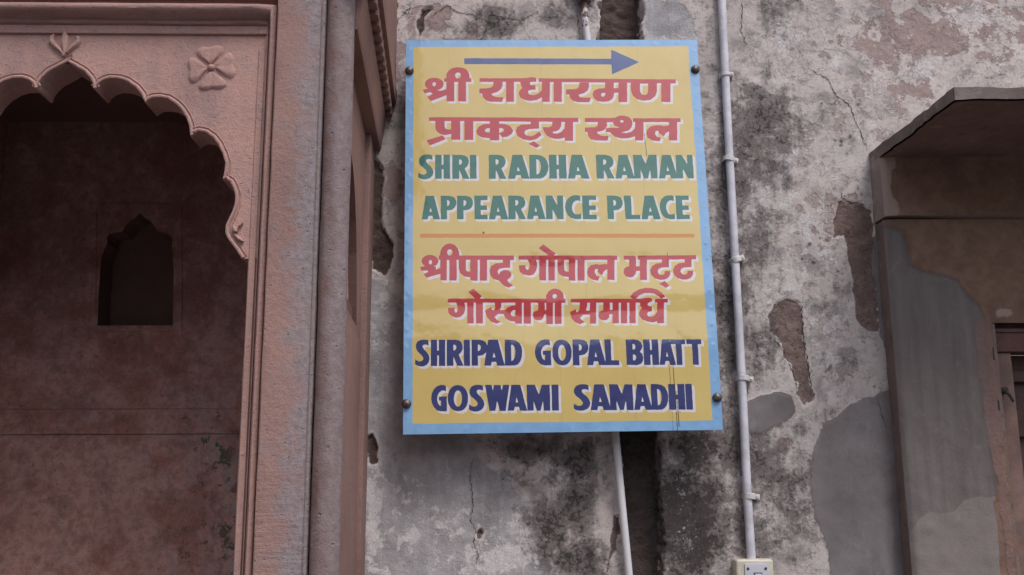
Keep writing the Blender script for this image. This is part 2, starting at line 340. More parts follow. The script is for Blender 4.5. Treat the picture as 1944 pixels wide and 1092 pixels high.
MAT = dict(
    lime=m_shade_stone('limewashed_wall', (.42, .38, .35), (.50, .46, .43), (.58, .54, .51)), wall=m_wall(), crack=m_plain('crack_shadow', (.085, .068, .063), .95, .2),
    stone=m_stone('red_sandstone', light=1.0), surround=m_surround(), sign=m_sign(), pipe=m_pipe(),
    rim=m_plain('sign_rim_blue', (.15, .35, .62), .4, .1), nail=m_plain('rusty_nail_steel', (.20, .17, .165), .42, .3, .001, 150, .5, .75),
    pvc=m_plain('white_pvc', (.69, .67, .74), .38, .13, .0006, 16), clip=m_plain('ivory_clip_plastic', (.68, .65, .64), .4, .08, .0006, 60),
    boxp=m_plain('ivory_plastic', (.64, .59, .49), .35, .08, .0006, 30), plate=m_plain('grey_white_plastic', (.58, .58, .64), .35, .05, .0005, 40),
    screw=m_plain('dull_screw_steel', (.16, .155, .16), .4, .2, .0005, 200, .5, .8),
    hood=m_shade_stone('hood_stone', (.13, .102, .094), (.20, .160, .148), (.30, .25, .235)), soffit=m_shade_stone('hood_soffit', (.15, .088, .076), (.19, .115, .098), (.235, .15, .13)),
    wood=m_plain('dark_red_wood', (.16, .075, .066), .7, .25, .004, 18), frame=m_plain('worn_frame_wood', (.27, .165, .138), .75, .2, .004, 14), door=m_plain('old_door_wood', (.12, .066, .058), .7, .25, .004, 14),
    iron=m_plain('black_iron', (.05, .045, .042), .6, .2, .002, 60),
    paving=m_shade_stone('courtyard_paving', (.10, .092, .09), (.13, .12, .117), (.16, .148, .144)),
)

# ------------------------------------------------------------------ ground and the building across the courtyard
def ground():
    me = bpy.data.meshes.new('ground'); me.from_pydata([(-150, -150, 0), (150, -150, 0), (150, 150, 0), (-150, 150, 0)], [], [(0, 1, 2, 3)])
    tag(link('ground', me, MAT['paving']), kind='structure')
ground()
b = MB(); b.box(-26, 26, -19, -17, 0, 6.1); b.box(-26.2, 26.2, -19, -16.8, 6.103, 6.3)
for k in range(-8, 9): b.box(k*3-.25, k*3+.25, -16.997, -16.85, 0, 6.1)
tag(b.build('courtyard_wall', MAT['lime']), kind='structure')

# ------------------------------------------------------------------ plaster wall (plane Y = 0)
SLOT = [(1143, -200), (1145, 2), (1135, 9), (1141, 17), (1142, 40), (1141, 60), (1131, 73), (1150, 300), (1165, 600), (1178, 822), (1186, 900), (1200, 1092), (1225, 1500), (1290, 1500), (1260, 1092), (1256, 980), (1252, 822), (1237, 450), (1219, 73), (1215, 52), (1222, 28), (1218, 10), (1219, -200)]
PEEL = [[(1460, 630), (1462, 610), (1457, 596), (1470, 590), (1472, 576), (1490, 566), (1516, 570), (1523, 584), (1524, 614), (1534, 669), (1542, 738), (1546, 752), (1538, 764), (1531, 760), (1526, 772), (1515, 744), (1517, 728), (1503, 706), (1500, 690), (1488, 672), (1486, 655), (1474, 646)],
        [(1584, 416), (1593, 383), (1619, 383), (1646, 390), (1657, 401), (1661, 460), (1670, 533), (1666, 627), (1652, 630), (1637, 621), (1626, 599), (1622, 555), (1619, 515), (1611, 471), (1604, 449), (1582, 449)],
        [(1150, 1092), (1165, 980), (1172, 978), (1174, 1010), (1168, 1030)],
        ]
PEELD = [[(712, 300), (720, 306), (727, 320), (726, 350), (724, 416), (731, 442), (746, 463), (746, 485), (740, 507), (731, 524), (705, 507), (705, 300)],
         [(722, 75), (730, 66), (742, 44), (753, 40), (753, 48), (742, 70), (738, 88), (728, 92)], [(738, 30), (750, 8), (756, 10), (748, 32)], [(800, 20), (816, 12), (820, 18), (806, 30), (802, 60), (796, 74), (792, 50)],
         [(697, 830), (708, 824), (718, 850), (716, 882), (700, 884)], [(1170, 985), (1176, 978), (1177, 1015), (1170, 1008)], [(905, 1010), (914, 1004), (918, 1012), (908, 1020)]]
CEM = [[(1692, 640), (1690, 700), (1685, 740), (1666, 749), (1641, 758), (1615, 767), (1586, 791), (1564, 806), (1553, 831), (1542, 864), (1536, 919), (1544, 970), (1560, 1014), (1573, 1058), (1575, 1092), (1590, 1500), (1860, 1500), (1740, 1092), (1720, 875), (1700, 640)],
       [(1660, 440), (1656, 500), (1664, 540), (1672, 640), (1700, 700), (1700, 440)],
       [(1400, 770), (1419, 762), (1446, 751), (1483, 743), (1505, 754), (1512, 780), (1490, 802), (1446, 824), (1410, 818)]]
GREY = [[(640, 560), (700, 525), (735, 535), (760, 580), (800, 640), (870, 760), (880, 815), (890, 835), (916, 875), (967, 911), (997, 944), (1019, 995), (1037, 1043), (1055, 1092), (1180, 1500), (500, 1500)],
        [(1216, 0), (1290, 0), (1330, 70), (1240, 74), (1220, 40)]]
MOULD = [(1475, 240, 75, 100, .62), (1420, 520, 70, 180, .55), (1490, 950, 60, 140, .72), (1360, 120, 20, 60, .5), (1325, 860, 45, 55, 1.35), (1305, 980, 55, 110, 1.6), (1480, 280, 90, 70, .55), (1420, 260, 70, 130, .8), (1415, 175, 38, 45, .75), (1450, 230, 62, 70, .95), (1400, 330, 50, 110, .9), (1420, 440, 60, 90, .72), (1380, 600, 45, 170, .95), (1430, 660, 45, 80, .7), (1450, 330, 60, 60, .75), (1300, 910, 60, 120, 1.2), (1385, 860, 45, 80, .95), (1330, 1020, 90, 60, 1.1), (1440, 900, 55, 90, .85), (1490, 960, 60, 110, .7), (1430, 1020, 60, 60, .8),
         (1090, 880, 50, 40, 1.0), (1010, 855, 70, 28, .85), (1090, 960, 45, 60, 1.05), (1040, 1010, 40, 60, 1.15), (1100, 1060, 70, 40, 1.0), (1010, 955, 30, 30, .7), (985, 905, 40, 25, .6), (945, 42, 45, 30, 1.05), (905, 60, 30, 22, .8), (1060, 30, 28, 22, .8), (1000, 20, 60, 30, .45), (1470, 20, 60, 40, .6), (1560, 40, 60, 30, .35), (1550, 215, 30, 34, .5), (1500, 120, 40, 40, .45), (1480, 470, 60, 80, .42), (1560, 560, 70, 110, .36), (1600, 660, 60, 60, .42), (1580, 690, 60, 50, .40), (1640, 220, 50, 70, .34), (1600, 250, 60, 40, .42), (1740, 140, 60, 60, .25), (1560, 790, 60, 30, .5), (1520, 850, 30, 80, .6),
         (770, 640, 30, 60, .45), (745, 860, 30, 60, .3), (1340, 30, 60, 50, .35), (850, 30, 40, 30, .35), (740, 700, 20, 90, .35)]
WHITE = [(950, 1062, 60, 30, .75), (1000, 1020, 26, 40, .7), (708, 1000, 14, 100, .8), (860, 990, 60, 40, .5), (770, 930, 40, 40, .45), (1300, 890, 22, 30, .85), (1295, 930, 14, 40, .9), (1308, 1010, 16, 40, .85), (1330, 850, 30, 30, .6), (1530, 420, 50, 40, .6), (1500, 560, 60, 60, .48), (1440, 400, 40, 40, .5), (1500, 310, 30, 30, .55), (1060, 905, 40, 26, .6), (1000, 880, 40, 24, .5), (1490, 72, 22, 32, .62), (1582, 122, 12, 14, .7), (1760, 128, 46, 26, .62), (1480, 375, 45, 35, .55), (1640, 330, 26, 46, .52), (1560, 460, 60, 60, .42), (1455, 545, 26, 26, .5), (1580, 680, 36, 60, .5), (1570, 600, 70, 60, .4), (712, 1010, 18, 110, .66), (720, 920, 16, 60, .5), (760, 990, 60, 70, .36), (925, 1060, 80, 45, .56), (985, 1005, 30, 30, .6), (840, 940, 90, 70, .3), (780, 1020, 30, 22, .55), (1060, 900, 50, 34, .42), (1295, 920, 16, 60, .62), (1300, 1010, 14, 30, .7), (1310, 905, 26, 26, .55), (1500, 200, 20, 20, .5), (735, 560, 26, 46, .5), (760, 130, 30, 40, .34), (720, 640, 20, 60, .45), (745, 40, 14, 34, .5), (1640, 730, 60, 40, .3), (1530, 230, 16, 18, .5), (1840, 30, 60, 30, .5), (1700, 100, 50, 40, .34), (1380, 730, 10, 20, .6), (1660, 250, 30, 40, .4), (1880, 110, 40, 30, .3)]
PINK = [(1760, 60, 150, 60, .62), (1720, 190, 60, 50, .45), (1590, 410, 60, 60, .4), (1640, 560, 40, 120, .4), (840, 60, 90, 50, .52), (760, 200, 40, 120, .45), (735, 340, 30, 60, .4), (900, 930, 26, 60, .42), (1560, 720, 40, 50, .35), (1130, 900, 20, 120, .4), (905, 1070, 40, 30, .35), (1480, 880, 50, 90, .28), (1290, 50, 60, 40, .2), (1450, 60, 40, 40, .22)]
SPOTS = [(1570, 210, 36, 45, .75), (1640, 215, 40, 50, .62), (1600, 250, 60, 40, .6), (1880, 120, 60, 30, .6), (1530, 480, 60, 80, .5), (1590, 620, 60, 60, .55), (1660, 150, 40, 30, .4), (1470, 500, 30, 60, .5)]
BX = -.353                                                 # outer side face of the sandstone bay
def wall_fields(X, Z):
    P = proj(np.stack([X, np.zeros_like(X), Z], -1)); x, y = P[..., 0], P[..., 1]
    wx = x+(fbm(X, Z, 4, 16)-.5)*26; wy = y+(fbm(X+7, Z+3, 4, 16)-.5)*26
    return x, y, wx, wy
def wall_Y(X, Z):
    x, y, wx, wy = wall_fields(X, Z)
    slot = sst(-3, 3, psdf(SLOT, x+(fbm(X, Z, 3, 60)-.5)*12, y))
    pe = sst(-2, 2, polys(PEEL, wx*.4+x*.6, wy*.4+y*.6)); pd = sst(-2, 2, polys(PEELD, wx*.25+x*.75, wy*.25+y*.75))
    ce = sst(-3, 3, polys(CEM, wx*.3+x*.7, wy*.3+y*.7)); gr = sst(-3, 3, psdf(GREY[0], wx*.5+x*.5, wy*.5+y*.5))
    d = (fbm(X, Z, 5, 2.2)-.5)*.022+(fbm(X, Z, 5, 14)-.5)*.006
    rough = (fbm(X, Z, 4, 45)-.5)*.014
    d += pe*(.004+rough*.5)+pd*(.012+rough)-ce*.003-gr*.004+slot*(.085+(fbm(X, Z, 4, 22)-.5)*.03)
    return d
def build_wall():
    root = empty('plaster_wall', (.6, 0, 0)); tag(root, 'weathered grey and pink plaster wall with black mould and peeling patches behind the painted sign', 'wall')
    xs = np.concatenate([np.arange(BX-.045, BX-.02, .01), np.arange(BX-.02, 1.36, .0048), np.arange(1.36, 1.9, .01), np.arange(1.9, 3.0, .06)])
    zs = np.concatenate([np.arange(-.05, 1.25, .05), np.arange(1.25, 3.22, .0048), np.arange(3.22, 4.6, .06)])
    X, Z = np.meshgrid(xs, zs); x, y, wx, wy = wall_fields(X, Z)
    sl = psdf(SLOT, x, y); pd = np.maximum(polys(PEELD, wx*.25+x*.75, wy*.25+y*.75), sl)  # deep slot takes the dark undercoat tone as well, painting in its shade
    slot_mould_shade = sst(-2, 6, sl)*sst(500, 800, y)*.55  # mould together with painted shade in the lower slot
    A = dict(peel=np.clip(np.maximum(polys(PEEL, wx*.4+x*.6, wy*.4+y*.6), pd)/20, -1, 1), peeldark=sst(-6, 4, pd)*.85,
             cement=np.clip(np.where(sl > -8, -1, polys(CEM, wx*.3+x*.7, wy*.3+y*.7)/20), -1, 1),
             grey=np.clip(polys(GREY, wx*.5+x*.5, wy*.5+y*.5)/40, -1, 1), mould=np.maximum(blobs(MOULD, wx, wy), slot_mould_shade), white=np.where(sl > -2, 0, blobs(WHITE, wx, wy)), pink=blobs(PINK, wx, wy), spots=blobs(SPOTS, x, y))
    A['mould'] = np.where((sl > 0) & (y < 400), .15, A['mould'])
    grid_mesh('plaster_face', xs, zs, wall_Y, A, MAT['wall'], root, lambda cx, cz: (cx > 1.42) & (cz < 2.5), origin=root.location)
    # cracks: thin dark ribbons that follow the relief
    CR = [[(1531, 127), (1545, 137), (1560, 144), (1572, 152), (1578, 168), (1585, 180), (1592, 187), (1606, 196), (1616, 206), (1619, 222), (1632, 248), (1640, 270), (1650, 290)], [(1592, 187), (1583, 196), (1574, 201)], [(1409, 0), (1408, 30), (1406, 60), (1412, 74), (1418, 90)],
          [(1595, 362), (1599, 376), (1612, 384), (1632, 385), (1646, 390)], [(737, 182), (746, 186), (756, 184), (766, 179)], [(753, 40), (780, 16), (776, 30), (760, 20)], [(897, 870), (893, 900), (895, 930), (898, 960), (893, 985), (902, 1008), (899, 1030), (908, 1050), (905, 1075)], [(810, 40), (850, 12), (870, 26), (900, 30), (940, 50)], [(900, 120), (930, 30), (990, 40), (1030, 20)],
          [(1111, 8), (1128, 14), (1131, 16)], [(1093, 18), (1096, 34), (1098, 50), (1100, 66)], [(1466, 640), (1480, 655), (1492, 672), (1510, 716), (1515, 742)], [(1523, 574), (1526, 640), (1540, 720), (1542, 756)], [(1664, 755), (1672, 785), (1684, 815)]]
    b = MB()
    for c in CR:
        pts = []
        for (x0, y0), (x1, y1) in zip(c, c[1:]):
            n = max(2, int(math.hypot(x1-x0, y1-y0)/3)); pts += [(lerp(x0, x1, k/n)+random.uniform(-1.7, 1.7), lerp(y0, y1, k/n)+random.uniform(-1.3, 1.3)) for k in range(n)]
        V = []
        for i, p in enumerate(pts):
            q = pts[min(i+1, len(pts)-1)]; a = pts[max(i-1, 0)]; tx, ty = q[0]-a[0], q[1]-a[1]; l = math.hypot(tx, ty)+1e-6
            w = random.choice((.25, .5, .7, 1.0, .35))*min(1, (i+.3)/4, (len(pts)-i)/4)
            for s in (-1, 1):
                P = at(p[0]-ty/l*w*s, p[1]+tx/l*w*s, 0); yy = float(wall_Y(np.array([P[0]]), np.array([P[2]]))[0]); V.append((P[0], yy-.0016, P[2]))
        b.add(V, [(2*i, 2*i+1, 2*i+3, 2*i+2) for i in range(len(pts)-1)])
    b.build('crack', MAT['crack'], root)
build_wall()

# ------------------------------------------------------------------ sandstone bay with the cusped arch
YF = -.874
X0c = float(at(121, 113, YF)[0])                              # axis of the arch
PAV = Vector((X0c, YF/2, 0)); SK = .041
def atS(px, py, off=0.):
    X = BX+off
    for _ in range(8): p = atX(px, py, X); X = BX+off-SK*p[1]
    return p
def skew(o):
    l = wloc(o)
    for v in o.data.vertices: v.co.x -= SK*(v.co.y+l.y)
    return o
def build_bay():
    root = empty('sandstone_bay', PAV); tag(root, 'red sandstone bay with a cusped arch, flower carving and a dark niche inside', 'arched bay')
    fx = lambda p: float(at(p, 938, YF)[0])
    xj, xf, xg, xb, xr = fx(444), fx(459.5), fx(463), fx(485.6), fx(586)
    xroll = float(at(644.5, 938, YF-.0)[0]); r = (xroll-xr)/2*.98
    face_stone = m_stone('face_sandstone', light=.84, bloom=(xr-.085-PAV.x, .085, .85), chisel=1.95)
    roll_stone = m_stone('roll_sandstone', dark=.62, rough_scale=.6, bloom=(xr+.0-PAV.x, .06, .62), light=.92)
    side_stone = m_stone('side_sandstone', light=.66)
    def sweep(name, prof, zs, mat, mirror=False, jit=.0012, parent=root, close=False, sharp=35, k=16):
        V = []; Fc = []; n = len(prof)
        for z in zs:
            for i, (x, y) in enumerate(prof):
                jx = (float(fbm(np.array(z*k+i*5.1), np.array(i*3.7), 3))-.5)*jit*2; jy = (float(fbm(np.array(z*k+i*2.3+40), np.array(i*1.7), 3))-.5)*jit*2
                x_ = x+jx; V.append((2*X0c-x_ if mirror else x_, y+jy, z))
        for a in range(len(zs)-1):
            for i in range(n-1 if not close else n):
                i2 = (i+1) % n; Fc.append((a*n+i, a*n+i2, (a+1)*n+i2, (a+1)*n+i))
        return mesh(name, V, Fc, mat, parent, True, sharp)
    zs = np.arange(0, 3.75, .02)
    ZT = float(at(300, 43, YF)[2]); dp = .020
    xm = xg                                                   # inner edge of the bead that runs up the jamb and over the arch
    jamb_prof = [(xj, YF+.16), (xj, YF+dp+.004), (xj+.003, YF+dp), (xf-.001, YF+dp), (xf, YF+dp+.006), (xg, YF+dp+.006)]
    face_prof = [(xb-.002, YF+.03), (xb, YF+.002), (xb+.003, YF)]+[(lerp(xb, xr, t), YF+.0006*math.sin(t*9)) for t in (.2, .4, .6, .8)]+[(xr-.010, YF), (xr-.008, YF+.010), (xr-.002, YF+.012), (xr, YF+.018)]
    cxr, cyr = (xr+xroll)/2+.002, YF+.018
    roll_prof = [(cxr-r*math.cos(a), cyr-r*math.sin(a)) for a in np.linspace(-.5, math.pi+.35, 22)]+[(BX-SK*(cyr+r)-.018, cyr+r*.95), (BX-SK*(cyr+r)-.018, cyr+r+.03)]
    for mir in (False, True):
        sweep('jamb', jamb_prof, np.arange(0, float(at(300, 70, YF)[2]), .02), m_stone('jamb_sandstone') if not mir else MAT['stone'], mir, .0008)
        sweep('pier_face', face_prof, zs, face_stone, mir, .0009)
        sweep('corner_roll', roll_prof, zs, roll_stone, mir, .0018, k=9)
    # bead moulding: up the right jamb, mitred, over the top, down the left
    w = xb-xg
    prof = [(0, .026), (w*.04, .012), (w*.10, .012), (w*.16, .018)]+[(w*(.20+.62*t), .018-.022*math.sin(math.pi*t)**.7) for t in np.linspace(0, 1, 9)]+[(w*.86, .020), (w*.92, .022), (w, .014), (w*1.02, .03)]
    ro = [(o/w, d) for o, d in prof]; wt = float(at(300, -4, YF)[2])-ZT
    path = [('v', z) for z in np.arange(0, ZT, .02)]+[('c', 0)]+[('h', x) for x in np.arange(xg-.02, 2*X0c-xg, -.025)]+[('C', 0)]+[('V', z) for z in np.arange(ZT-.02, -.01, -.02)]
    V = []; Fc = []; n = len(ro)
    for j, (kind, q) in enumerate(path):
        for i, (o, d) in enumerate(ro):
            jt = (float(fbm(np.array(j*.35), np.array(i*2.7), 3))-.5)*.0024
            if kind == 'v': p = (xg+o*w, q)
            elif kind == 'c': p = (xg+o*w, ZT+o*wt)
            elif kind == 'h': p = (q, ZT+o*wt)
            elif kind == 'C': p = (2*X0c-xg-o*w, ZT+o*wt)
            else: p = (2*X0c-xg-o*w, q)
            dd = d if kind in 'vV' else d*1.0-(.016*math.sin(math.pi*min(1, max(0, o))) if kind == 'h' else .008*math.sin(math.pi*min(1, max(0, o))))
            V.append((p[0], YF+dd+jt, p[1]+(jt if kind == 'h' else 0)))
    for j in range(len(path)-1):
        for i in range(n-1): Fc.append((j*n+i, j*n+i+1, (j+1)*n+i+1, (j+1)*n+i))
    mesh('frame_moulding', V, Fc, m_stone('moulding_sandstone', dark=.18), root, True, 40)
    # wall above the moulding
    zt = ZT+wt
    b = MB(); b.box(2*X0c-xb-.002, xb+.002, YF+.002, YF+.10, zt+.001, 3.75); b.build('pier_face', MAT['stone'], root)
    # spandrel slab with the cusped arch
    YP = YF+dp
    arch = [(121, 113), (133, 120), (146, 128), (160, 137), (170, 147), (176, 159), (177, 168), (181, 169), (186, 160), (196, 153), (210, 149), (226, 150), (242, 156), (257, 166), (268, 180), (275, 195), (281, 190), (290, 186), (304, 185), (318, 188), (332, 196), (344, 208), (353, 222), (359, 240), (361, 259), (367, 253), (378, 249), (391, 252), (404, 261), (414, 275), (422, 292), (427, 309), (426, 325), (422, 340), (428, 340), (436, 345), (442, 356), (446, 371), (445, 387), (441, 400), (434, 414), (428, 428), (427, 441), (431, 452), (440, 464), (449, 476), (455, 486), (458, 491)]
    A = [at(x, y, YP) for x, y in arch]; R = [(p[0], p[2]) for p in A]
    def dens(R):
        o = []
        for p, q in zip(R, R[1:]): o += [p, ((p[0]+q[0])/2, (p[1]+q[1])/2)]
        return o+[R[-1]]
    R = dens(R); R = [(x+random.uniform(-.0006, .0006), z+random.uniform(-.0006, .0006)) for x, z in R]
    L = [(2*X0c-x, z) for x, z in R]
    xin = xf; zb = R[-1][1]; ztp = float(at(300, 58, YF)[2])
    poly = [(xin, zb), (xin, ztp), (2*X0c-xin, ztp), (2*X0c-xin, zb)]+L[::-1]+R[1:]
    def slab(name, poly, y0, y1, mat, parent, flip=False):
        tri = tessellate_polygon([[Vector((x, z, 0)) for x, z in poly]]); n = len(poly)
        V = [(x, y0, z) for x, z in poly]+[(x, y1, z) for x, z in poly]
        Fc = [tuple(t) for t in tri]+[tuple(i+n for i in t) for t in tri]+[(i, (i+1) % n, (i+1) % n+n, i+n) for i in range(n)]
        return mesh(name, V, Fc, mat, parent)
    slab('arch_panel', poly, YP+.003, YP+.085, m_stone('spandrel_sandstone', light=1.12), root)
    # fillet round the spandrel
    b = MB(); b.box(2*X0c-xin-.001, xin+.02, YP-.004, YP+.05, ztp+.0005, ZT+.002); b.build('frame_moulding', m_stone('fillet_sandstone', light=1.08), root, bevel=.002)
    b = MB(); b.box(xin+.0005, xg+.001, YP-.001, YP+.05, zb+.0, ztp); b.build('frame_moulding', m_stone('fillet_sandstone', light=1.08), root)
    # raised lip that follows the cusps
    def lip(name, path, off0, off1, h, y, mat, clos=True):
        full = path; V = []; Fc = []; n = len(full)
        for i, p in enumerate(full):
            q0 = full[max(i-2, 0)]; q1 = full[min(i+2, n-1)]; tx, tz = q1[0]-q0[0], q1[1]-q0[1]; l = math.hypot(tx, tz)+1e-9; nx, nz = tz/l, -tx/l
            for o, d in ((off0, 0), (off0+.001, -h), ((off0+off1)/2, -h*1.25), (off1-.001, -h*.8), (off1, .002)): V.append((p[0]-nx*o, y+d, p[1]-nz*o))
        for i in range(n-1):
            for k in range(4): Fc.append((i*5+k, i*5+k+1, (i+1)*5+k+1, (i+1)*5+k))
        return mesh(name, V, Fc, mat, root, True, 50)
    full = L[::-1]+R[1:]
    ml = m_stone('lip_sandstone', light=1.05); lip('arch_lip', full, .0002, .0085, .0045, YP+.003, ml); lip('arch_lip', full, .0105, .0145, .0022, YP+.003, ml) 
    # flower
    ms = m_stone('carving_sandstone', light=1.1)
    fl = empty('flower_carving', (0, 0, 0)); fl.parent = root
    for m in (0, 1):
        c = at(401, 128, YP)
        cx = c[0] if not m else 2*X0c-c[0]; V = []; Fc = []
        for ang in (98, 8, -84, 188):
            nr, ns = 9, 11; base = len(V); a = math.radians(ang)
            for i in range(nr):
                t = i/(nr-1)
                for k in range(ns):
                    s = k/(ns-1)*2-1; hw = .029*math.sin(min(1, t*1.02)*math.pi*.62)**1.1+.003
                    rr = .010+.046*t*(1-.13*(1-abs(s))**2*(t > .8))*(1-.16*abs(s)**3*t); x_ = hw*s
                    hh = .0042*(1-s*s)**.5*(.35+.65*abs(s))*(min(1, (1-t)*7)**.5)+(.003 if 0 < i < nr-1 and abs(s) < .95 else 0)
                    V.append((cx+rr*math.cos(a)-x_*math.sin(a), YP+.0025-hh, c[2]+rr*math.sin(a)+x_*math.cos(a)))
            for i in range(nr-1):
                for k in range(ns-1): q = base+i*ns+k; Fc.append((q, q+1, q+ns+1, q+ns))
        o = mesh('petal', V, Fc, ms, root, True); o.parent = fl; o.name = 'petal'
        b = MB(); ring = []
        for i in range(6):
            ph = i/5*math.pi/2; ring.append((.0085*math.cos(ph), .010*math.sin(ph)))
        V = [(cx+rr*math.cos(k*math.pi/6), YP+.003-hh, c[2]+rr*math.sin(k*math.pi/6)) for rr, hh in ring for k in range(12)]
        o = mesh('flower_centre', V, [(i*12+k, i*12+(k+1) % 12, (i+1)*12+(k+1) % 12, (i+1)*12+k) for i in range(5) for k in range(12)], ms, root, True); o.parent = fl
    # bud over the apex
    def leaf(pts, wid, h, b):
        n = len(pts); ns = 7; V = []
        for i, p in enumerate(pts):
            q0 = pts[max(i-1, 0)]; q1 = pts[min(i+1, n-1)]; tx, tz = q1[0]-q0[0], q1[1]-q0[1]; l = math.hypot(tx, tz)+1e-9
            for k in range(ns):
                s = k/(ns-1)*2-1; V.append((p[0]-tz/l*wid[i]*s, YP+.003-h*math.sqrt(max(0, 1-s*s))-(.003 if abs(s) < .99 else 0), p[1]+tx/l*wid[i]*s))
        b.add(V, [(i*ns+k, i*ns+k+1, (i+1)*ns+k+1, (i+1)*ns+k) for i in range(n-1) for k in range(ns-1)])
    w2 = lambda x, y: (lambda p: (p[0], p[2]))(at(x, y, YP))
    b = MB(); k = .00125
    leaf([w2(124, y) for y in (102, 92, 82, 72, 64, 58)], [.003, .007, .0105, .0095, .005, .0005], .007, b)
    leaf([w2(*p) for p in ((120, 102), (113, 94), (104, 86), (98, 78), (100, 70), (104, 66))], [.003, .004, .006, .007, .005, .001], .006, b)
    leaf([w2(*p) for p in ((127, 101), (134, 93), (142, 86), (149, 79), (148, 72), (143, 71))], [.003, .004, .006, .007, .005, .001], .006, b)
    leaf([w2(*p) for p in ((121, 108), (122, 104), (123, 100))], [.001, .006, .004], .007, b)
    b.build('bud_carving', ms, root, True)
    for m in (0, 1):
        b = MB(); leaf([w2(*p) for p in ((444, 430), (446, 437), (450, 441))], [.002, .007, .002], .009, b); leaf([w2(*p) for p in ((446, 446), (453, 453), (462, 459))], [.001, .006, .001], .007, b); leaf([w2(*p) for p in ((452, 432), (457, 428), (461, 424))], [.001, .003, .001], .006, b)
        if m: b.V = [(2*X0c-v[0], v[1], v[2]) for v in b.V]
        b.build('bracket_carving', ms, root, True)
    # inside of the bay
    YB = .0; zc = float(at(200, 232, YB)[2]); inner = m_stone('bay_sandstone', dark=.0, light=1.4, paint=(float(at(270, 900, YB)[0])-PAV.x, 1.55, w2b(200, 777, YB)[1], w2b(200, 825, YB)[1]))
    xi = xj+.115; xl = 2*X0c-xi
    nx0, nz0 = w2b(185, 618, YB); 
    N = [(185, 618), (187, 560), (190, 520), (192, 490), (198, 474), (204, 462), (203, 452), (208, 444), (218, 442), (232, 440), (238, 430), (246, 420), (258, 413), (266, 405), (274, 413), (287, 420), (294, 431), (300, 440), (313, 442), (322, 445), (328, 455), (326, 466), (328, 480), (330, 520), (329, 560), (328, 618)]
    NP = [w2b(x, y, YB) for x, y in N]
    g1, g2 = w2b(200, 777, YB)[1], w2b(200, 825, YB)[1]
    outer = [(xl, g1+.002), (xi, g1+.002), (xi, zc), (xl, zc)]
    V = []; Fc = []
    def face_hole(outer, hole, y):
        loops = [[Vector((x, z, 0)) for x, z in outer]]+([[Vector((x, z, 0)) for x, z in hole]] if hole else [])
        tri = tessellate_polygon(loops); pts = outer+(hole or []); return [(x, y, z) for x, z in pts], [tuple(t) for t in tri]
    b = MB(); b.add(*face_hole(outer, NP, YB))
    n = len(NP); D = .10
    b.box(xl, xi, YB+.0005, YB+.2, g2+.0015, g1-.0015); b.box(xl, xi, YB-.0015, YB+.2, 0, g2-.0015); b.box(xl, xi, YB+.006, YB+.19, g2-.003, g1+.003)
    b.build('back_wall', inner, root)
    ni = MB(); ni.add([(x, YB, z) for x, z in NP]+[(x, YB+D, z) for x, z in NP], [(i, (i+1) % n, (i+1) % n+n, i+n) for i in range(n)]+[tuple(range(n, 2*n))])
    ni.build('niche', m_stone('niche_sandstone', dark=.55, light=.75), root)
    fr = [w2b(174, 629, YB), w2b(346, 629, YB), w2b(346, 388, YB), w2b(174, 388, YB)]; fi = [w2b(182, 622, YB), w2b(336, 622, YB), w2b(336, 397, YB), w2b(184, 397, YB)]
    b = MB()
    V = [(x, YB-.004, z) for x, z in fr]+[(x, YB-.004, z) for x, z in fi]+[(x, YB+.001, z) for x, z in fr]+[(x, YB+.001, z) for x, z in fi]
    Fc = []
    for i in range(4): j = (i+1) % 4; Fc += [(i, j, j+4, i+4), (i, j, j+8, i+8), (i+4, j+4, j+12, i+12)]
    b.add(V, Fc); b.build('niche_frame', inner, root)
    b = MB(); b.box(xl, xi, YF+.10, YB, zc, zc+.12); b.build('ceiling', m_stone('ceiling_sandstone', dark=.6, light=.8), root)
    b = MB(); b.box(xl, xi, YF+.086, YF+.0995, zc-.0, 3.7); b.build('back_wall', inner, root)
    b = MB(); b.box(xi, xi+.03, YF+.086, YB, 0, zc+.1); b.box(xl-.03, xl, YF+.086, YB, 0, zc+.1); b.build('inner_wall', inner, root)
    # side face towards the sign: lower face with a niche, then two overhanging courses and a dentil band
    RC = -.016; zq = float(at(708, 287, 0)[2]); y0 = cyr+r*.4
    def yz(x, y, off=RC): p = atS(x, y, off); return (float(p[1]), float(p[2]))
    NB = [yz(677, 621), yz(677, 560), yz(677, 480), yz(676, 420), yz(674, 370), yz(671, 325), yz(667.5, 295), yz(664, 280)]
    yb_, zt_ = NB[0][0], NB[-1][1]
    NB = NB+[(2*NB[-1][0]-y, z) for y, z in NB[-2::-1]]; NB = [(max(y, y0+.02), z) for y, z in NB]; ya_ = min(p[0] for p in NB)
    out = [(y0, 0), (.02, 0), (.02, zq), (y0, zq)]; XR = BX+RC
    tri = tessellate_polygon([[Vector((y, z, 0)) for y, z in out], [Vector((y, z, 0)) for y, z in NB]])
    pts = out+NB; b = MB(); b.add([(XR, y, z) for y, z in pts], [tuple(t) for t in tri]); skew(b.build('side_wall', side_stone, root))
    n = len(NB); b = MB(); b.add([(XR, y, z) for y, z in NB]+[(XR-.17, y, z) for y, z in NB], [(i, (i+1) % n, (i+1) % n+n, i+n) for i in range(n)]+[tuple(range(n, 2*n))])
    zn = NB[0][1]; b.box(XR-.17, XR-.012, ya_+.002, yb_-.002, zn+.0005, zn+.05); b.box(XR-.17, XR-.03, ya_+.002, yb_-.002, zn+.0505, zn+.075); skew(b.build('side_niche', m_stone('side_niche_sandstone', dark=.75, light=.8), root))  # niche stone darkened, so the recess shade sits in the colour
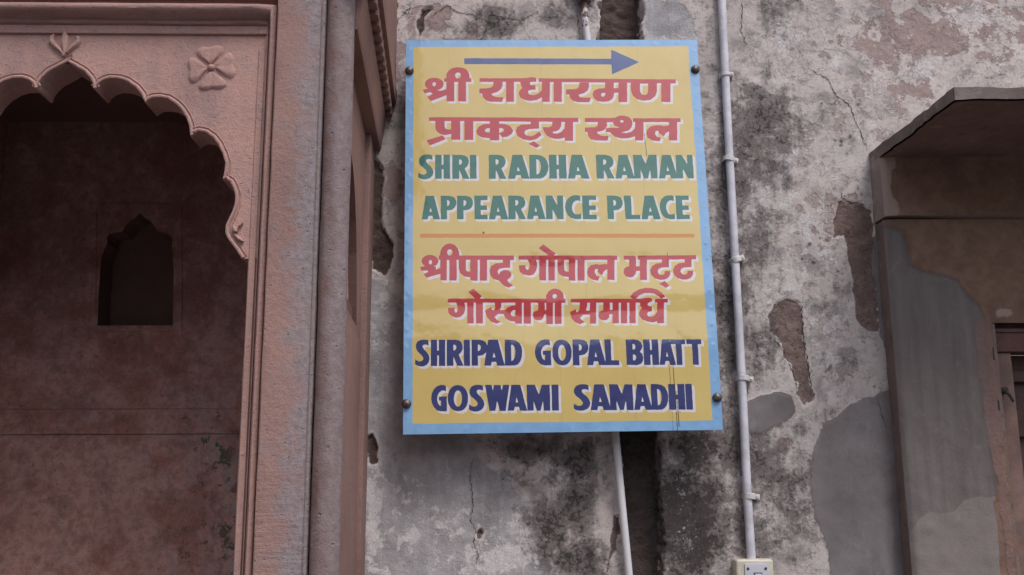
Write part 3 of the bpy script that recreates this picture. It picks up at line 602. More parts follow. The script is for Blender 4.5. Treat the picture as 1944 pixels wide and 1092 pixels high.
    ys = yz(685, 600)[0]; b = MB(); b.box(BX-.03, BX, ys, .02, 0, zq-.0005); b.box(XR-.01, XR+.004, y0, ys-.012, 0, zn-.03); skew(b.build('side_pilaster', side_stone, root, bevel=.003))
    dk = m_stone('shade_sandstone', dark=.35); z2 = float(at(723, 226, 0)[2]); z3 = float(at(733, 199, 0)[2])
    def prism(name, xa, xb_, za, zb_, mat, yf_=YF-.06):
        if yf_ < y0: prism(name, xa, xb_, za, zb_, mat, y0)
        b = MB(); x0 = BX-.12 if yf_ >= y0 else BX+.008; V = [(x, y, z) for y in (yf_, .0195 if yf_ >= y0 else y0-.0005) for x, z in ((x0, za), (xa, za), (xb_, zb_), (x0, zb_))]
        b.add(V, [(0, 1, 2, 3), (4, 5, 6, 7), (0, 1, 5, 4), (1, 2, 6, 5), (2, 3, 7, 6), (3, 0, 4, 7)]); return skew(b.build(name, mat, root))
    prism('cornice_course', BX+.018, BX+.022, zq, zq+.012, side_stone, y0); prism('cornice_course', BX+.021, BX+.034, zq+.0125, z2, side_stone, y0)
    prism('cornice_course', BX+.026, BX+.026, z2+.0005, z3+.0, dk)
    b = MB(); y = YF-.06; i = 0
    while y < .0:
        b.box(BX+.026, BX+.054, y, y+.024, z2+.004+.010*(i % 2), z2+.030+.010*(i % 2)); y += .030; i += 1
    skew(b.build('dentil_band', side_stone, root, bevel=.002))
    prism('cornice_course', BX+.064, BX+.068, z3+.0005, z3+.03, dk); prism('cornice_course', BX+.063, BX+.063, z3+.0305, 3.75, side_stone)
    b = MB(); b.box(2*X0c-BX-.001, 2*X0c-BX+.02, y0, .02, 0, 3.75); b.build('side_wall', side_stone, root)
    b = MB(); b.box(2*X0c-BX, BX+.03, y0+.1, .02, 3.752, 3.8); b.build('roof_slab', MAT['stone'], root)
def w2b(x, y, Y): p = at(x, y, Y); return (float(p[0]), float(p[2]))
build_bay()

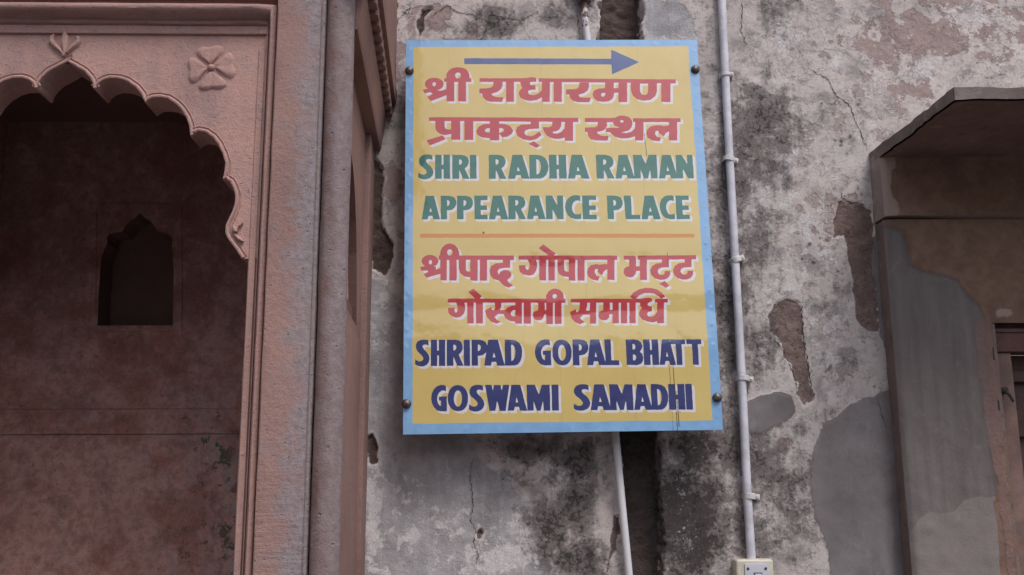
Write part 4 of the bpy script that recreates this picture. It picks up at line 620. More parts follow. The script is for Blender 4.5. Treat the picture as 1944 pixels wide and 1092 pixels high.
# ------------------------------------------------------------------ painted sign
SIGN = json.loads('''[[0,[["p",[-3400,4628,-3412,4567,-3447,4510,-3501,4464,-3571,4430,-3651,4413,-3735,4413,-3815,4431,-3885,4465,-3940,4512,-3975,4569,-3987,4630,-3975,4692,-3941,4748,-3886,4795,-3816,4829,-3736,4846,-3652,4846,-3572,4828,-3502,4794,-3447,4747,-3412,4690]],["p",[-4053,4440,-3898,4480,-3548,4411,-3448,4410,-3623,4275,-3723,4289,-3823,4363,-3978,4317]],["p",[-3915,4200,-3723,4316,-3548,4383,-3310,4459,-3310,4260,-3802,4059]]],[["p",[-3638,4624,-3644,4593,-3659,4568,-3681,4555,-3706,4555,-3728,4568,-3743,4593,-3749,4624,-3743,4655,-3728,4680,-3706,4693,-3681,4693,-3659,4679,-3644,4655]]]],[0,[["p",[-3317,4820,-3076,4819,-3078,4050,-3318,4051]],["p",[-2956,4701,-2714,4700,-2718,4049,-2958,4050]],["p",[-3385,4826,-2547,4823,-2548,4700,-3385,4702]],["p",[-3322,4820,-3320,4943,-3272,5053,-3196,5136,-3108,5182,-2969,5201,-2818,5185,-2717,5143,-2647,5066,-2610,4955,-2600,4818]]],[["p",[-2869,4923,-2878,4880,-2904,4846,-2940,4827,-2980,4827,-3017,4846,-3042,4881,-3050,4923,-3041,4966,-3016,5001,-2980,5020,-2939,5020,-2903,5000,-2878,4966]]]],[0,[["p",[-2298,4823,-530,4818,-533,4694,-2299,4699]],["p",[-2301,4475,-2017,4488,-1916,4520,-1870,4591,-1863,4706,-1581,4705,-1582,4582,-1632,4454,-1762,4350,-1931,4296,-1882,4223,-1794,4192,-1556,4186,-1608,4029,-1947,4030,-2096,4079,-2191,4183,-2220,4305,-2302,4311]],["p",[-1472,4719,-1227,4718,-1239,4027,-1483,4028]],["p",[-838,4835,-673,4854,-547,4834,-529,4757,-626,4697,-715,4689,-749,4640,-709,4588,-558,4576,-561,4423,-708,4423,-784,4396,-806,4333,-749,4265,-636,4243,-497,4286,-367,4422,-317,4400,-335,4195,-552,4079,-741,4053,-916,4089,-1040,4171,-1089,4280,-1061,4403,-971,4506,-1015,4567,-1030,4695,-1028,4814]]],[]],[0,[["p",[-459,4812,3825,4767,3817,4629,-462,4694]],["p",[-360,4716,-114,4715,-133,4023,-377,4024]],["p",[7,4715,261,4714,240,4022,-12,4023]]],[]],[0,[["p",[384,4433,676,4446,753,4479,791,4550,805,4665,1094,4665,1105,4541,1062,4412,930,4308,758,4254,806,4181,894,4161,1152,4160,1096,4008,737,4009,587,4048,494,4141,468,4264,379,4269]]],[]],[0,[["p",[1607,4655,1877,4654,1869,4475,2027,4475,2020,4321,1873,4316,1858,4215,1821,4120,1704,4038,1526,4012,1350,4039,1240,4135,1199,4272,1249,4395,1392,4466,1600,4476]],["p",[2022,4654,2295,4653,2265,4003,1994,4004]]],[["p",[1455,4257,1500,4307,1601,4317,1590,4235,1538,4186,1478,4203]]]],[0,[["p",[2404,4653,2400,4391,2448,4227,2569,4103,2769,4048,2999,4080,3153,4197,3213,4361,3228,4650]],["p",[3361,4642,3654,4641,3618,4004,3326,4005]]],[["p",[2696,4627,2683,4363,2729,4267,2817,4239,2895,4266,2933,4362,2946,4626]]]],[0,[["p",[-3854,3533,733,3491,728,3350,-3853,3407]],["p",[-3663,3423,-3656,3171,-3607,3050,-3495,2966,-3362,2939,-3161,2976,-3161,3132,-3272,3121,-3350,3157,-3377,3229,-3379,3422]],["p",[-3178,3421,-2898,3420,-2901,2784,-3179,2785]],["p",[-3922,2772,-3428,2935,-3339,2810,-3823,2603]],["p",[-2773,3407,-2500,3406,-2504,2777,-2776,2778]]],[]],[0,[["p",[-1991,3404,-1703,3402,-1712,2763,-1998,2764]],["p",[-1985,3312,-2176,3296,-2333,3212,-2415,3068,-2369,2936,-2247,2857,-1991,2831]],["p",[-1709,3311,-1548,3300,-1369,3232,-1277,3087,-1329,2967,-1465,2872,-1622,2853,-1687,2945,-1714,2981]]],[["p",[-1993,3163,-2088,3151,-2151,3091,-2122,3038,-2044,3014,-1995,3018]],["p",[-1707,3161,-1617,3161,-1562,3100,-1585,3040,-1664,3017,-1709,3005]]]],[0,[["p",[-737,3386,-482,3385,-488,3136,-787,3128,-901,3085,-943,3001,-882,2917,-748,2892,-635,2927,-475,3039,-410,2926,-570,2795,-773,2748,-996,2785,-1151,2894,-1211,3062,-1157,3195,-1032,3274,-739,3289]],["p",[-825,2636,-661,2728,-464,2574,-588,2508]]],[]],[0,[["p",[-370,3184,-179,3183,-87,3238,-66,3375,207,3374,194,3224,134,3104,43,3049,-82,3028,-38,2977,74,2967,188,3019,307,3151,325,3103,318,2848,170,2803,-9,2797,-165,2841,-276,2925,-344,3046]],["p",[313,3369,568,3368,548,2734,294,2735]]],[]],[0,[["p",[934,3487,1852,3483,1778,3338,929,3347]],["p",[923,3168,1228,3176,1308,3207,1337,3352,1608,3351,1610,3218,1553,3109,1449,3049,1290,3021,1310,2965,1420,2893,1646,2891,1606,2735,1257,2737,1100,2774,1014,2883,996,3015,918,3023]],["p",[1589,3150,1985,3162,1852,3216,1794,3301,1792,3399,1863,3488,1991,3548,2150,3560,2296,3511,2389,3408,2401,3286,2359,3161,2263,3057,2039,2991,2192,2973,2352,3025,2471,3141,2514,3092,2504,2885,2252,2811,2026,2800,1847,2849,1728,2963,1700,3004,1550,3020]]],[["p",[2126,3365,2119,3348,2103,3333,2080,3325,2055,3326,2032,3334,2017,3348,2012,3366,2019,3384,2035,3398,2058,3406,2083,3406,2106,3398,2121,3383]]]],[0,[["p",[2423,3469,3903,3462,3895,3333,2417,3340]],["p",[2482,3359,2743,3358,2711,2729,2451,2731]],["p",[3532,3354,3789,3353,3752,2724,3496,2725]],["p",[3566,3228,3360,3204,3270,3229,3134,3234,2950,3187,2843,3090,2807,2970,2841,2825,2971,2728,3207,2698,3259,2823,3136,2847,3073,2944,3101,3041,3181,3057,3199,2968,3341,2858,3415,2967,3556,3051]]],[]],[0,[["p",[-3565,-1041,-3575,-1093,-3605,-1141,-3651,-1180,-3711,-1208,-3779,-1222,-3850,-1221,-3918,-1206,-3978,-1177,-4025,-1136,-4055,-1088,-4065,-1036,-4055,-984,-4026,-936,-3980,-896,-3920,-868,-3852,-854,-3780,-855,-3712,-870,-3652,-900,-3605,-940,-3576,-989]],["p",[-4109,-1225,-3931,-1188,-3641,-1214,-3641,-1295,-3841,-1385,-3897,-1327,-4063,-1341]],["p",[-4001,-1441,-3841,-1362,-3507,-1262,-3496,-1435,-3918,-1557]]],[["p",[-3751,-1079,-3755,-1109,-3770,-1133,-3790,-1146,-3813,-1146,-3834,-1132,-3848,-1108,-3853,-1077,-3848,-1047,-3834,-1023,-3813,-1010,-3791,-1010,-3770,-1024,-3756,-1048]]]],[0,[["p",[-3557,-869,-1332,-892,-1335,-1029,-3556,-1006]],["p",[-3512,-995,-3317,-997,-3318,-1639,-3511,-1637]],["p",[-3244,-998,-3027,-1000,-3029,-1643,-3244,-1640]],["p",[-3519,-879,-3508,-739,-3441,-604,-3328,-526,-3216,-508,-3082,-549,-2988,-651,-2952,-768,-2953,-885]]],[["p",[-3147,-780,-3155,-823,-3178,-856,-3210,-875,-3246,-875,-3278,-855,-3300,-821,-3308,-778,-3300,-736,-3278,-702,-3246,-684,-3210,-684,-3177,-703,-3155,-738]]]],[0,[["p",[-2966,-1001,-2967,-1302,-2928,-1418,-2817,-1523,-2605,-1555,-2604,-1375,-2704,-1370,-2753,-1328,-2758,-1003]],["p",[-2624,-1004,-2407,-1007,-2412,-1654,-2628,-1652]],["p",[-2344,-1007,-2131,-1009,-2138,-1657,-2350,-1655]]],[]],[0,[["p",[-1660,-1014,-1447,-1017,-1451,-1272,-1630,-1270,-1776,-1303,-1826,-1384,-1790,-1488,-1733,-1385,-1631,-1333,-1497,-1346,-1413,-1435,-1428,-1538,-1546,-1652,-1481,-1734,-1359,-1809,-1505,-1878,-1638,-1824,-1792,-1661,-1948,-1613,-2036,-1497,-2063,-1358,-2010,-1208,-1875,-1128,-1661,-1112]]],[]],[0,[["p",[-1190,-893,1743,-923,1738,-1054,-1193,-1024]],["p",[-1192,-1194,-983,-1191,-991,-1277,-948,-1342,-891,-1313,-866,-1186,-886,-1092,-930,-1017,-693,-1020,-657,-1118,-647,-1234,-679,-1373,-760,-1476,-895,-1514,-1074,-1480,-1173,-1391,-1193,-1275]],["p",[-581,-1021,-378,-1023,-395,-1668,-596,-1665]],["p",[-311,-1024,-119,-1026,-137,-1671,-328,-1668]],["p",[-595,-675,-446,-563,-80,-844,-161,-913,-296,-912]]],[]],[0,[["p",[-38,-1027,-47,-1357,-10,-1462,100,-1544,290,-1569,295,-1407,206,-1401,151,-1359,156,-1029]],["p",[296,-1030,488,-1032,466,-1682,276,-1680]],["p",[555,-1033,765,-1035,743,-1685,534,-1683]]],[]],[0,[["p",[1444,-1042,1657,-1044,1629,-1676,1418,-1674]],["p",[1465,-1187,1307,-1185,1216,-1203,1104,-1176,944,-1212,855,-1308,819,-1436,853,-1564,973,-1658,1140,-1694,1197,-1567,1101,-1532,1045,-1415,1075,-1334,1154,-1328,1135,-1416,1259,-1533,1320,-1418,1460,-1315]]],[]],[0,[["p",[1941,-925,2247,-928,2291,-962,2306,-1032,2293,-1254,2424,-1255,2417,-1395,2288,-1401,2265,-1498,2182,-1585,2079,-1607,1968,-1564,1910,-1448,1934,-1332,2004,-1267,2091,-1252,2094,-1053,1935,-1052]],["p",[2361,-925,4110,-933,4101,-1060,2354,-1056]],["p",[2419,-1045,2627,-1047,2595,-1687,2387,-1685]]],[]],[0,[["p",[3070,-1052,3282,-1054,3268,-1299,3045,-1309,2956,-1354,2925,-1435,2966,-1510,3055,-1535,3125,-1496,3141,-1415,3311,-1412,3301,-1521,3231,-1625,3115,-1681,2979,-1687,2823,-1632,2727,-1526,2705,-1387,2764,-1259,2893,-1179,3071,-1162]]],[]],[0,[["p",[3753,-1049,3965,-1052,3950,-1297,3726,-1307,3637,-1352,3605,-1434,3646,-1508,3735,-1533,3806,-1494,3822,-1413,3993,-1410,3981,-1519,3911,-1623,3794,-1680,3658,-1685,3503,-1630,3407,-1524,3386,-1385,3445,-1257,3575,-1176,3753,-1160]]],[]],[0,[["p",[2945,-1802,3117,-1721,3252,-1861,3135,-1936]]],[]],[0,[["p",[-3297,-2186,164,-2227,160,-2350,-3297,-2308]],["p",[-3293,-2462,-3088,-2459,-3098,-2543,-3072,-2606,-3027,-2596,-3002,-2523,-3016,-2407,-3050,-2301,-2810,-2304,-2784,-2420,-2785,-2525,-2822,-2640,-2915,-2734,-3048,-2763,-3181,-2720,-3272,-2624]],["p",[-2728,-2305,-2537,-2307,-2541,-2941,-2731,-2939]],["p",[-2471,-2308,-2265,-2310,-2271,-2945,-2476,-2942]],["p",[-2699,-1994,-2540,-1894,-2284,-2135,-2367,-2203,-2491,-2196]]],[]],[0,[["p",[-1915,-2315,-1726,-2317,-1731,-2444,-1774,-2548,-1620,-2540,-1622,-2666,-1821,-2664,-1900,-2726,-1937,-2757,-1860,-2841,-1748,-2895,-1882,-2952,-2035,-2891,-2146,-2764,-2202,-2554,-2009,-2446,-2010,-2535,-1959,-2557,-1913,-2484]],["p",[-1308,-2407,-1443,-2420,-1567,-2481,-1645,-2582,-1659,-2687,-1603,-2799,-1491,-2873,-1317,-2901]],["p",[-1317,-2322,-1121,-2324,-1134,-2960,-1329,-2957]],["p",[-1070,-2325,-859,-2327,-873,-2963,-1082,-2960]]],[["p",[-1321,-2554,-1393,-2553,-1456,-2626,-1447,-2706,-1376,-2743,-1325,-2743]]]],[0,[["p",[-646,-2330,-450,-2332,-455,-2558,-404,-2559,-407,-2685,-475,-2691,-503,-2796,-566,-2854,-669,-2873,-771,-2830,-814,-2718,-787,-2613,-651,-2556]],["p",[-408,-2333,-212,-2335,-230,-2982,-425,-2979]],["p",[-160,-2336,43,-2338,24,-2981,-178,-2978]],["p",[-410,-2225,-403,-2110,-327,-1988,-211,-1927,-107,-1918,16,-1960,97,-2052,110,-2159,108,-2231]]],[["p",[-83,-2152,-90,-2182,-110,-2205,-138,-2218,-168,-2217,-195,-2204,-213,-2180,-219,-2151,-212,-2121,-192,-2098,-164,-2085,-134,-2085,-107,-2099,-88,-2123]]]],[0,[["p",[315,-2229,2440,-2254,2434,-2374,311,-2348]],["p",[575,-2345,796,-2347,793,-2443,753,-2586,877,-2596,872,-2718,665,-2716,569,-2809,649,-2890,709,-2937,563,-2998,420,-2933,321,-2817,275,-2627,454,-2540,468,-2618,502,-2640,557,-2567,571,-2461]],["p",[875,-2348,1058,-2351,1034,-2988,852,-2985]],["p",[1270,-2353,1467,-2355,1458,-2578,1547,-2579,1542,-2706,1438,-2709,1421,-2810,1352,-2878,1258,-2898,1157,-2855,1105,-2742,1134,-2633,1261,-2580]],["p",[1544,-2356,1731,-2359,1703,-2988,1517,-2985]],["p",[1789,-2359,1977,-2362,1948,-2989,1761,-2986]],["p",[2039,-2362,2226,-2365,2196,-2992,2010,-2990]]],[]],[0,[["p",[2064,-2192,2178,-2066,2350,-1967,2540,-1927,2708,-1929,2873,-1973,3014,-2076,3122,-2201,2983,-2257,2904,-2175,2782,-2105,2637,-2078,2491,-2087,2341,-2147,2243,-2248,2148,-2257]]],[]],[0,[["p",[2357,-2253,2494,-2234,2630,-2223,2712,-2249,2729,-2318,2622,-2369,2561,-2422,2607,-2469,2699,-2498,2692,-2631,2587,-2651,2538,-2718,2580,-2782,2663,-2794,2758,-2763,2847,-2648,2867,-2659,2853,-2925,2716,-2963,2551,-2950,2409,-2885,2325,-2779,2304,-2694,2339,-2610,2405,-2537,2353,-2462,2351,-2373]],["p",[2806,-2259,3181,-2263,3175,-2378,2799,-2374]],["p",[2863,-2362,3065,-2364,3030,-2999,2829,-2996]]],[]],[3,[["p",[-2766,5503,1830,5472,1840,5785,2708,5353,1835,4936,1834,5277,-2767,5300]]],[]],[4,[["b",[-4056,-261,4033,-330]]],[]],[1,[["p",[-3748,2281,-3748,2125,-3804,2157,-3889,2165,-3940,2134,-3935,2080,-3889,2017,-3795,1931,-3734,1845,-3711,1744,-3739,1643,-3804,1565,-3907,1519,-4010,1512,-4113,1536,-4179,1584,-4170,1739,-4123,1692,-4048,1660,-3973,1668,-3926,1706,-3917,1753,-3945,1808,-4020,1886,-4113,1972,-4160,2073,-4151,2174,-4095,2260,-3992,2306,-3889,2313,-3804,2305]]],[]],[1,[["p",[-3666,2303,-3467,2302,-3467,1976,-3412,1976,-3412,2302,-3213,2301,-3213,1523,-3412,1525,-3412,1836,-3467,1836,-3467,1525,-3666,1527]]],[]],[1,[["p",[-3145,2300,-2876,2298,-2763,2274,-2680,2212,-2644,2111,-2649,2017,-2691,1925,-2773,1855,-2629,1520,-2825,1522,-2938,1817,-2938,1523,-3145,1524]]],[["p",[-2938,2151,-2887,2143,-2851,2104,-2845,2058,-2866,2003,-2902,1980,-2938,1973]]]],[1,[["p",[-2615,2297,-2415,2295,-2415,1520,-2615,1521]]],[]],[1,[["p",[-2042,2293,-1767,2291,-1651,2267,-1566,2205,-1529,2104,-1535,2011,-1577,1918,-1662,1849,-1514,1515,-1714,1516,-1831,1811,-1831,1517,-2042,1518]]],[["p",[-1831,2144,-1778,2136,-1741,2097,-1736,2051,-1757,1997,-1794,1974,-1831,1966]]]],[1,[["p",[-1325,2288,-1019,2286,-812,1511,-1052,1513,-1084,1629,-1221,1630,-1253,1514,-1461,1516]]],[["p",[-1152,1916,-1188,1761,-1101,1761]]]],[1,[["p",[-812,2284,-581,2283,-437,2259,-321,2181,-258,2065,-235,1918,-246,1771,-298,1640,-385,1548,-489,1510,-812,1512]]],[["p",[-598,2136,-541,2128,-483,2051,-460,1935,-471,1803,-512,1703,-558,1657,-598,1650]]]],[1,[["p",[-211,2280,20,2279,20,1955,83,1955,83,2279,314,2277,314,1506,83,1507,83,1816,20,1816,20,1508,-211,1509]]],[]],[1,[["p",[486,2276,798,2274,1011,1502,765,1504,732,1620,592,1620,559,1505,346,1507]]],[["p",[662,1905,625,1751,715,1751]]]],[1,[["p",[1225,2271,1512,2269,1634,2245,1722,2183,1761,2083,1756,1991,1711,1899,1623,1830,1778,1498,1568,1500,1446,1793,1446,1501,1225,1502]]],[["p",[1446,2123,1501,2115,1540,2077,1546,2031,1524,1977,1485,1954,1446,1947]]]],[1,[["p",[1922,2266,2195,2265,2381,1495,2166,1497,2137,1612,2015,1613,1986,1498,1800,1499]]],[["p",[2076,1897,2044,1743,2122,1743]]]],[1,[["p",[2362,2263,2622,2262,2741,1969,2838,2260,3084,2259,3084,1492,2882,1493,2860,1785,2784,1494,2668,1495,2571,1787,2571,1495,2376,1497]]],[]],[1,[["p",[3247,2257,3520,2256,3707,1489,3491,1490,3462,1605,3340,1606,3311,1491,3124,1493]]],[["p",[3401,1889,3369,1736,3448,1735]]]],[1,[["p",[3668,2255,3868,2253,4015,1931,4015,2252,4193,2251,4193,1486,4015,1487,3868,1810,3868,1489,3668,1490]]],[]],[1,[["p",[-3949,992,-3694,990,-3520,243,-3721,245,-3748,357,-3862,358,-3889,246,-4063,247]]],[["p",[-3805,633,-3835,484,-3762,483]]]],[1,[["p",[-3496,989,-3251,987,-3147,964,-3071,911,-3029,814,-3029,717,-3071,613,-3156,546,-3251,525,-3307,525,-3307,242,-3496,243]]],[["p",[-3307,853,-3260,838,-3227,800,-3223,748,-3241,696,-3274,667,-3307,659]]]],[1,[["p",[-3009,986,-2756,984,-2650,961,-2572,908,-2528,811,-2528,713,-2572,609,-2659,543,-2756,521,-2814,522,-2814,238,-3009,240]]],[["p",[-2814,850,-2766,835,-2732,797,-2727,745,-2747,693,-2781,663,-2814,656]]]],[1,[["p",[-2489,983,-2094,980,-2094,838,-2299,839,-2299,668,-2114,666,-2114,524,-2299,526,-2299,376,-2094,375,-2094,233,-2489,236]]],[]],[1,[["p",[-1935,979,-1663,977,-1478,228,-1692,230,-1721,342,-1843,344,-1871,232,-2056,233]]],[["p",[-1782,619,-1814,470,-1736,470]]]],[1,[["p",[-1472,976,-1196,974,-1079,951,-994,890,-956,793,-962,703,-1004,614,-1089,547,-941,225,-1143,226,-1259,511,-1259,227,-1472,229]]],[["p",[-1259,833,-1206,825,-1169,787,-1164,742,-1185,690,-1222,668,-1259,661]]]],[1,[["p",[-801,972,-539,970,-361,220,-567,222,-595,335,-712,336,-740,224,-918,225]]],[["p",[-653,612,-684,463,-609,462]]]],[1,[["p",[-346,969,-146,968,2,652,2,966,182,965,182,217,2,218,-146,534,-146,219,-346,221]]],[]],[1,[["p",[703,947,703,775,641,805,559,798,487,739,449,642,444,537,473,440,530,372,607,364,713,393,713,228,626,214,521,215,405,253,309,344,252,471,233,591,252,718,309,845,405,934,521,971,626,970]]],[]],[1,[["p",[757,962,1182,959,1182,816,961,818,961,646,1161,644,1161,502,961,504,961,354,1182,352,1182,210,757,213]]],[]],[1,[["p",[1505,957,1754,955,1859,932,1936,879,1979,781,1979,684,1936,579,1849,512,1754,491,1696,491,1696,206,1505,208]]],[["p",[1696,821,1744,806,1778,768,1783,715,1763,663,1730,633,1696,626]]]],[1,[["p",[2020,954,2237,952,2237,345,2491,343,2491,200,2044,204]]],[]],[1,[["p",[2649,950,2923,948,3110,196,2894,198,2865,311,2742,312,2713,199,2526,201]]],[["p",[2803,589,2771,439,2850,438]]]],[1,[["p",[3531,929,3531,756,3473,787,3397,780,3330,720,3295,623,3290,518,3317,420,3371,352,3442,344,3540,373,3540,208,3460,194,3362,195,3255,233,3165,324,3112,452,3094,572,3112,700,3165,827,3255,916,3362,953,3460,952]]],[]],[1,[["p",[3588,944,3994,941,3994,798,3783,800,3783,627,3974,626,3974,483,3783,485,3783,334,3994,333,3994,190,3588,193]]],[]],[2,[["p",[-3851,-3430,-3851,-3584,-3902,-3552,-3978,-3544,-4024,-3574,-4020,-3627,-3978,-3689,-3893,-3775,-3838,-3860,-3817,-3960,-3842,-4060,-3902,-4135,-3995,-4180,-4088,-4186,-4181,-4162,-4240,-4115,-4232,-3962,-4189,-4009,-4122,-4040,-4054,-4033,-4012,-3996,-4003,-3950,-4029,-3896,-4096,-3818,-4181,-3733,-4223,-3632,-4215,-3533,-4164,-3449,-4071,-3404,-3978,-3398,-3902,-3407]]],[]],[2,[["p",[-3784,-3407,-3602,-3409,-3602,-3731,-3552,-3732,-3552,-3410,-3370,-3412,-3370,-4179,-3552,-4176,-3552,-3870,-3602,-3869,-3602,-4175,-3784,-4173]]],[]],[2,[["p",[-3325,-3411,-3076,-3415,-2971,-3439,-2894,-3501,-2860,-3601,-2865,-3693,-2903,-3784,-2980,-3852,-2846,-4184,-3028,-4181,-3133,-3888,-3133,-4179,-3325,-4177]]],[["p",[-3133,-3559,-3085,-3568,-3052,-3606,-3047,-3652,-3066,-3706,-3100,-3728,-3133,-3735]]]],[2,[["p",[-2835,-3417,-2658,-3419,-2658,-4184,-2835,-4182]]],[]],[2,[["p",[-2609,-3419,-2370,-3422,-2269,-3446,-2195,-3501,-2154,-3601,-2154,-3700,-2195,-3806,-2278,-3874,-2370,-3896,-2425,-3895,-2425,-4185,-2609,-4183]]],[["p",[-2425,-3559,-2379,-3575,-2347,-3613,-2342,-3667,-2361,-3720,-2393,-3750,-2425,-3757]]]],[2,[["p",[-2123,-3424,-1845,-3427,-1655,-4194,-1874,-4191,-1904,-4076,-2029,-4074,-2058,-4188,-2248,-4186]]],[["p",[-1966,-3792,-1999,-3945,-1919,-3946]]]],[2,[["p",[-1649,-3428,-1446,-3431,-1319,-3456,-1218,-3533,-1162,-3649,-1142,-3794,-1152,-3939,-1198,-4068,-1274,-4158,-1365,-4195,-1649,-4191]]],[["p",[-1461,-3576,-1411,-3584,-1360,-3661,-1340,-3776,-1350,-3905,-1385,-4004,-1426,-4049,-1461,-4056]]]],[2,[["p",[-334,-3458,-334,-3626,-395,-3595,-470,-3601,-546,-3661,-593,-3767,-597,-3874,-569,-3981,-513,-4042,-485,-4043,-485,-3898,-546,-3890,-546,-3775,-311,-3764,-311,-4205,-499,-4203,-611,-4170,-705,-4078,-762,-3948,-781,-3818,-762,-3689,-705,-3560,-611,-3470,-499,-3433,-395,-3435]]],[]],[2,[["p",[291,-3830,283,-3943,257,-4034,216,-4108,161,-4163,93,-4196,10,-4207,-74,-4194,-142,-4158,-197,-4102,-238,-4027,-264,-3935,-272,-3822,-264,-3710,-238,-3619,-197,-3545,-142,-3490,-74,-3457,10,-3446,93,-3459,161,-3494,216,-3551,257,-3626,283,-3717]]],[["p",[122,-3836,114,-3926,89,-4002,53,-4052,10,-4070,-34,-4051,-70,-4000,-95,-3923,-103,-3832,-95,-3742,-70,-3666,-34,-3616,10,-3598,53,-3617,89,-3668,114,-3745]]]],[2,[["p",[319,-3448,563,-3452,666,-3476,741,-3530,783,-3630,783,-3728,741,-3834,656,-3901,563,-3923,506,-3922,506,-4211,319,-4208]]],[["p",[506,-3588,553,-3604,586,-3642,591,-3695,572,-3748,539,-3778,506,-3785]]]],[2,[["p",[842,-3454,1101,-3458,1278,-4219,1074,-4216,1046,-4102,930,-4100,903,-4214,726,-4211]]],[["p",[988,-3820,958,-3972,1032,-3973]]]],[2,[["p",[1247,-3458,1438,-3461,1438,-4075,1661,-4078,1661,-4222,1268,-4216]]],[]],[2,[["p",[1876,-3464,2132,-3468,2250,-3492,2329,-3561,2363,-3660,2339,-3758,2280,-3833,2344,-3902,2368,-4001,2353,-4107,2290,-4189,2172,-4226,1876,-4221]]],[["p",[2068,-3603,2122,-3612,2152,-3665,2147,-3733,2117,-3763,2068,-3770]],["p",[2068,-3914,2122,-3922,2162,-3976,2162,-4036,2127,-4081,2068,-4088]]]],[2,[["p",[2384,-3470,2577,-3472,2577,-3790,2630,-3791,2630,-3473,2824,-3476,2824,-4232,2630,-4229,2630,-3927,2577,-3926,2577,-4229,2384,-4226]]],[]],[2,[["p",[2937,-3476,3162,-3479,3315,-4237,3138,-4234,3114,-4120,3014,-4119,2990,-4232,2836,-4230]]],[["p",[3064,-3840,3037,-3991,3102,-3992]]]],[2,[["p",[3178,-3478,3616,-3484,3616,-3627,3507,-3626,3507,-4237,3336,-4235,3336,-3623,3178,-3621]]],[]],[2,[["p",[3652,-3483,4095,-3489,4095,-3632,3984,-3630,3984,-4242,3811,-4239,3811,-3628,3652,-3626]]],[]],[2,[["p",[-3348,-4751,-3348,-4915,-3407,-4884,-3479,-4891,-3551,-4949,-3597,-5053,-3601,-5158,-3574,-5263,-3520,-5324,-3493,-5324,-3493,-5182,-3551,-5174,-3551,-5062,-3325,-5050,-3325,-5484,-3506,-5481,-3615,-5449,-3705,-5358,-3759,-5230,-3777,-5103,-3759,-4976,-3705,-4850,-3615,-4762,-3506,-4726,-3407,-4728]]],[]],[2,[["p",[-2719,-5115,-2727,-5226,-2754,-5315,-2797,-5388,-2854,-5441,-2924,-5474,-3010,-5484,-3096,-5471,-3166,-5436,-3223,-5381,-3266,-5307,-3293,-5217,-3301,-5106,-3293,-4996,-3266,-4907,-3223,-4834,-3166,-4780,-3096,-4747,-3010,-4737,-2924,-4750,-2854,-4785,-2797,-4841,-2754,-4915,-2727,-5004]]],[["p",[-2893,-5120,-2902,-5208,-2928,-5283,-2965,-5333,-3010,-5350,-3055,-5331,-3092,-5281,-3118,-5205,-3127,-5116,-3118,-5028,-3092,-4953,-3055,-4904,-3010,-4887,-2965,-4905,-2928,-4956,-2902,-5031]]]],[2,[["p",[-2288,-4767,-2288,-4916,-2342,-4886,-2422,-4877,-2472,-4906,-2467,-4958,-2422,-5019,-2333,-5102,-2274,-5185,-2252,-5283,-2279,-5379,-2342,-5453,-2440,-5496,-2539,-5502,-2638,-5478,-2701,-5432,-2692,-5283,-2647,-5329,-2575,-5360,-2503,-5353,-2458,-5317,-2449,-5272,-2476,-5219,-2548,-5144,-2638,-5060,-2683,-4962,-2674,-4865,-2620,-4784,-2521,-4741,-2422,-4735,-2342,-4744]]],[]],[2,[["p",[-2232,-4741,-2039,-4744,-2010,-4916,-1975,-4745,-1789,-4748,-1760,-4920,-1717,-4749,-1531,-4752,-1653,-5496,-1817,-5494,-1889,-5194,-1946,-5492,-2111,-5489]]],[]],[2,[["p",[-1477,-4749,-1216,-4753,-1038,-5502,-1243,-5498,-1271,-5386,-1388,-5384,-1416,-5495,-1593,-5493]]],[["p",[-1330,-5109,-1360,-5258,-1285,-5259]]]],[2,[["p",[-1042,-4751,-800,-4755,-689,-5040,-598,-4758,-370,-4761,-370,-5507,-558,-5504,-578,-5220,-649,-5503,-757,-5501,-847,-5216,-847,-5499,-1029,-5496]]],[]],[2,[["p",[-321,-4759,-122,-4762,-122,-5507,-321,-5504]]],[]],[2,[["p",[747,-4792,747,-4941,688,-4910,601,-4901,548,-4930,553,-4983,601,-5043,698,-5126,761,-5209,785,-5307,756,-5403,688,-5476,582,-5519,475,-5525,369,-5501,301,-5455,311,-5306,359,-5352,437,-5383,514,-5377,563,-5340,572,-5296,543,-5243,466,-5167,369,-5084,321,-4986,330,-4890,388,-4809,495,-4766,601,-4760,688,-4769]]],[]],[2,[["p",[910,-4768,1187,-4773,1376,-5520,1158,-5517,1128,-5404,1004,-5402,975,-5514,785,-5511]]],[["p",[1066,-5128,1034,-5276,1113,-5278]]]],[2,[["p",[1342,-4771,1585,-4774,1697,-5059,1788,-4778,2019,-4781,2019,-5525,1829,-5522,1809,-5239,1738,-5521,1629,-5519,1538,-5235,1538,-5518,1355,-5515]]],[]],[2,[["p",[2148,-4779,2394,-4782,2561,-5529,2368,-5526,2342,-5414,2232,-5412,2206,-5523,2039,-5520]]],[["p",[2287,-5138,2258,-5286,2329,-5287]]]],[2,[["p",[2543,-4781,2741,-4784,2865,-4808,2964,-4884,3018,-4997,3038,-5138,3028,-5279,2984,-5405,2909,-5493,2820,-5529,2543,-5524]]],[["p",[2726,-4925,2776,-4933,2825,-5009,2845,-5120,2835,-5247,2801,-5343,2761,-5387,2726,-5394]]]],[2,[["p",[3049,-4785,3258,-4789,3258,-5101,3315,-5102,3315,-4790,3524,-4793,3524,-5536,3315,-5533,3315,-5235,3258,-5234,3258,-5532,3049,-5528]]],[]],[2,[["p",[3544,-4791,3738,-4794,3738,-5536,3544,-5533]]],[]]]''')
NAILS = [(-0.4462, 0.5078), (0.4454, 0.5093), (-0.4475, -0.5254), (0.4451, -0.5199)]
INNER = [(-0.4338, 0.5885), (0.4279, 0.5892), (0.4285, -0.5846), (-0.4306, -0.5822)]
SW, SH = .914, 1.224
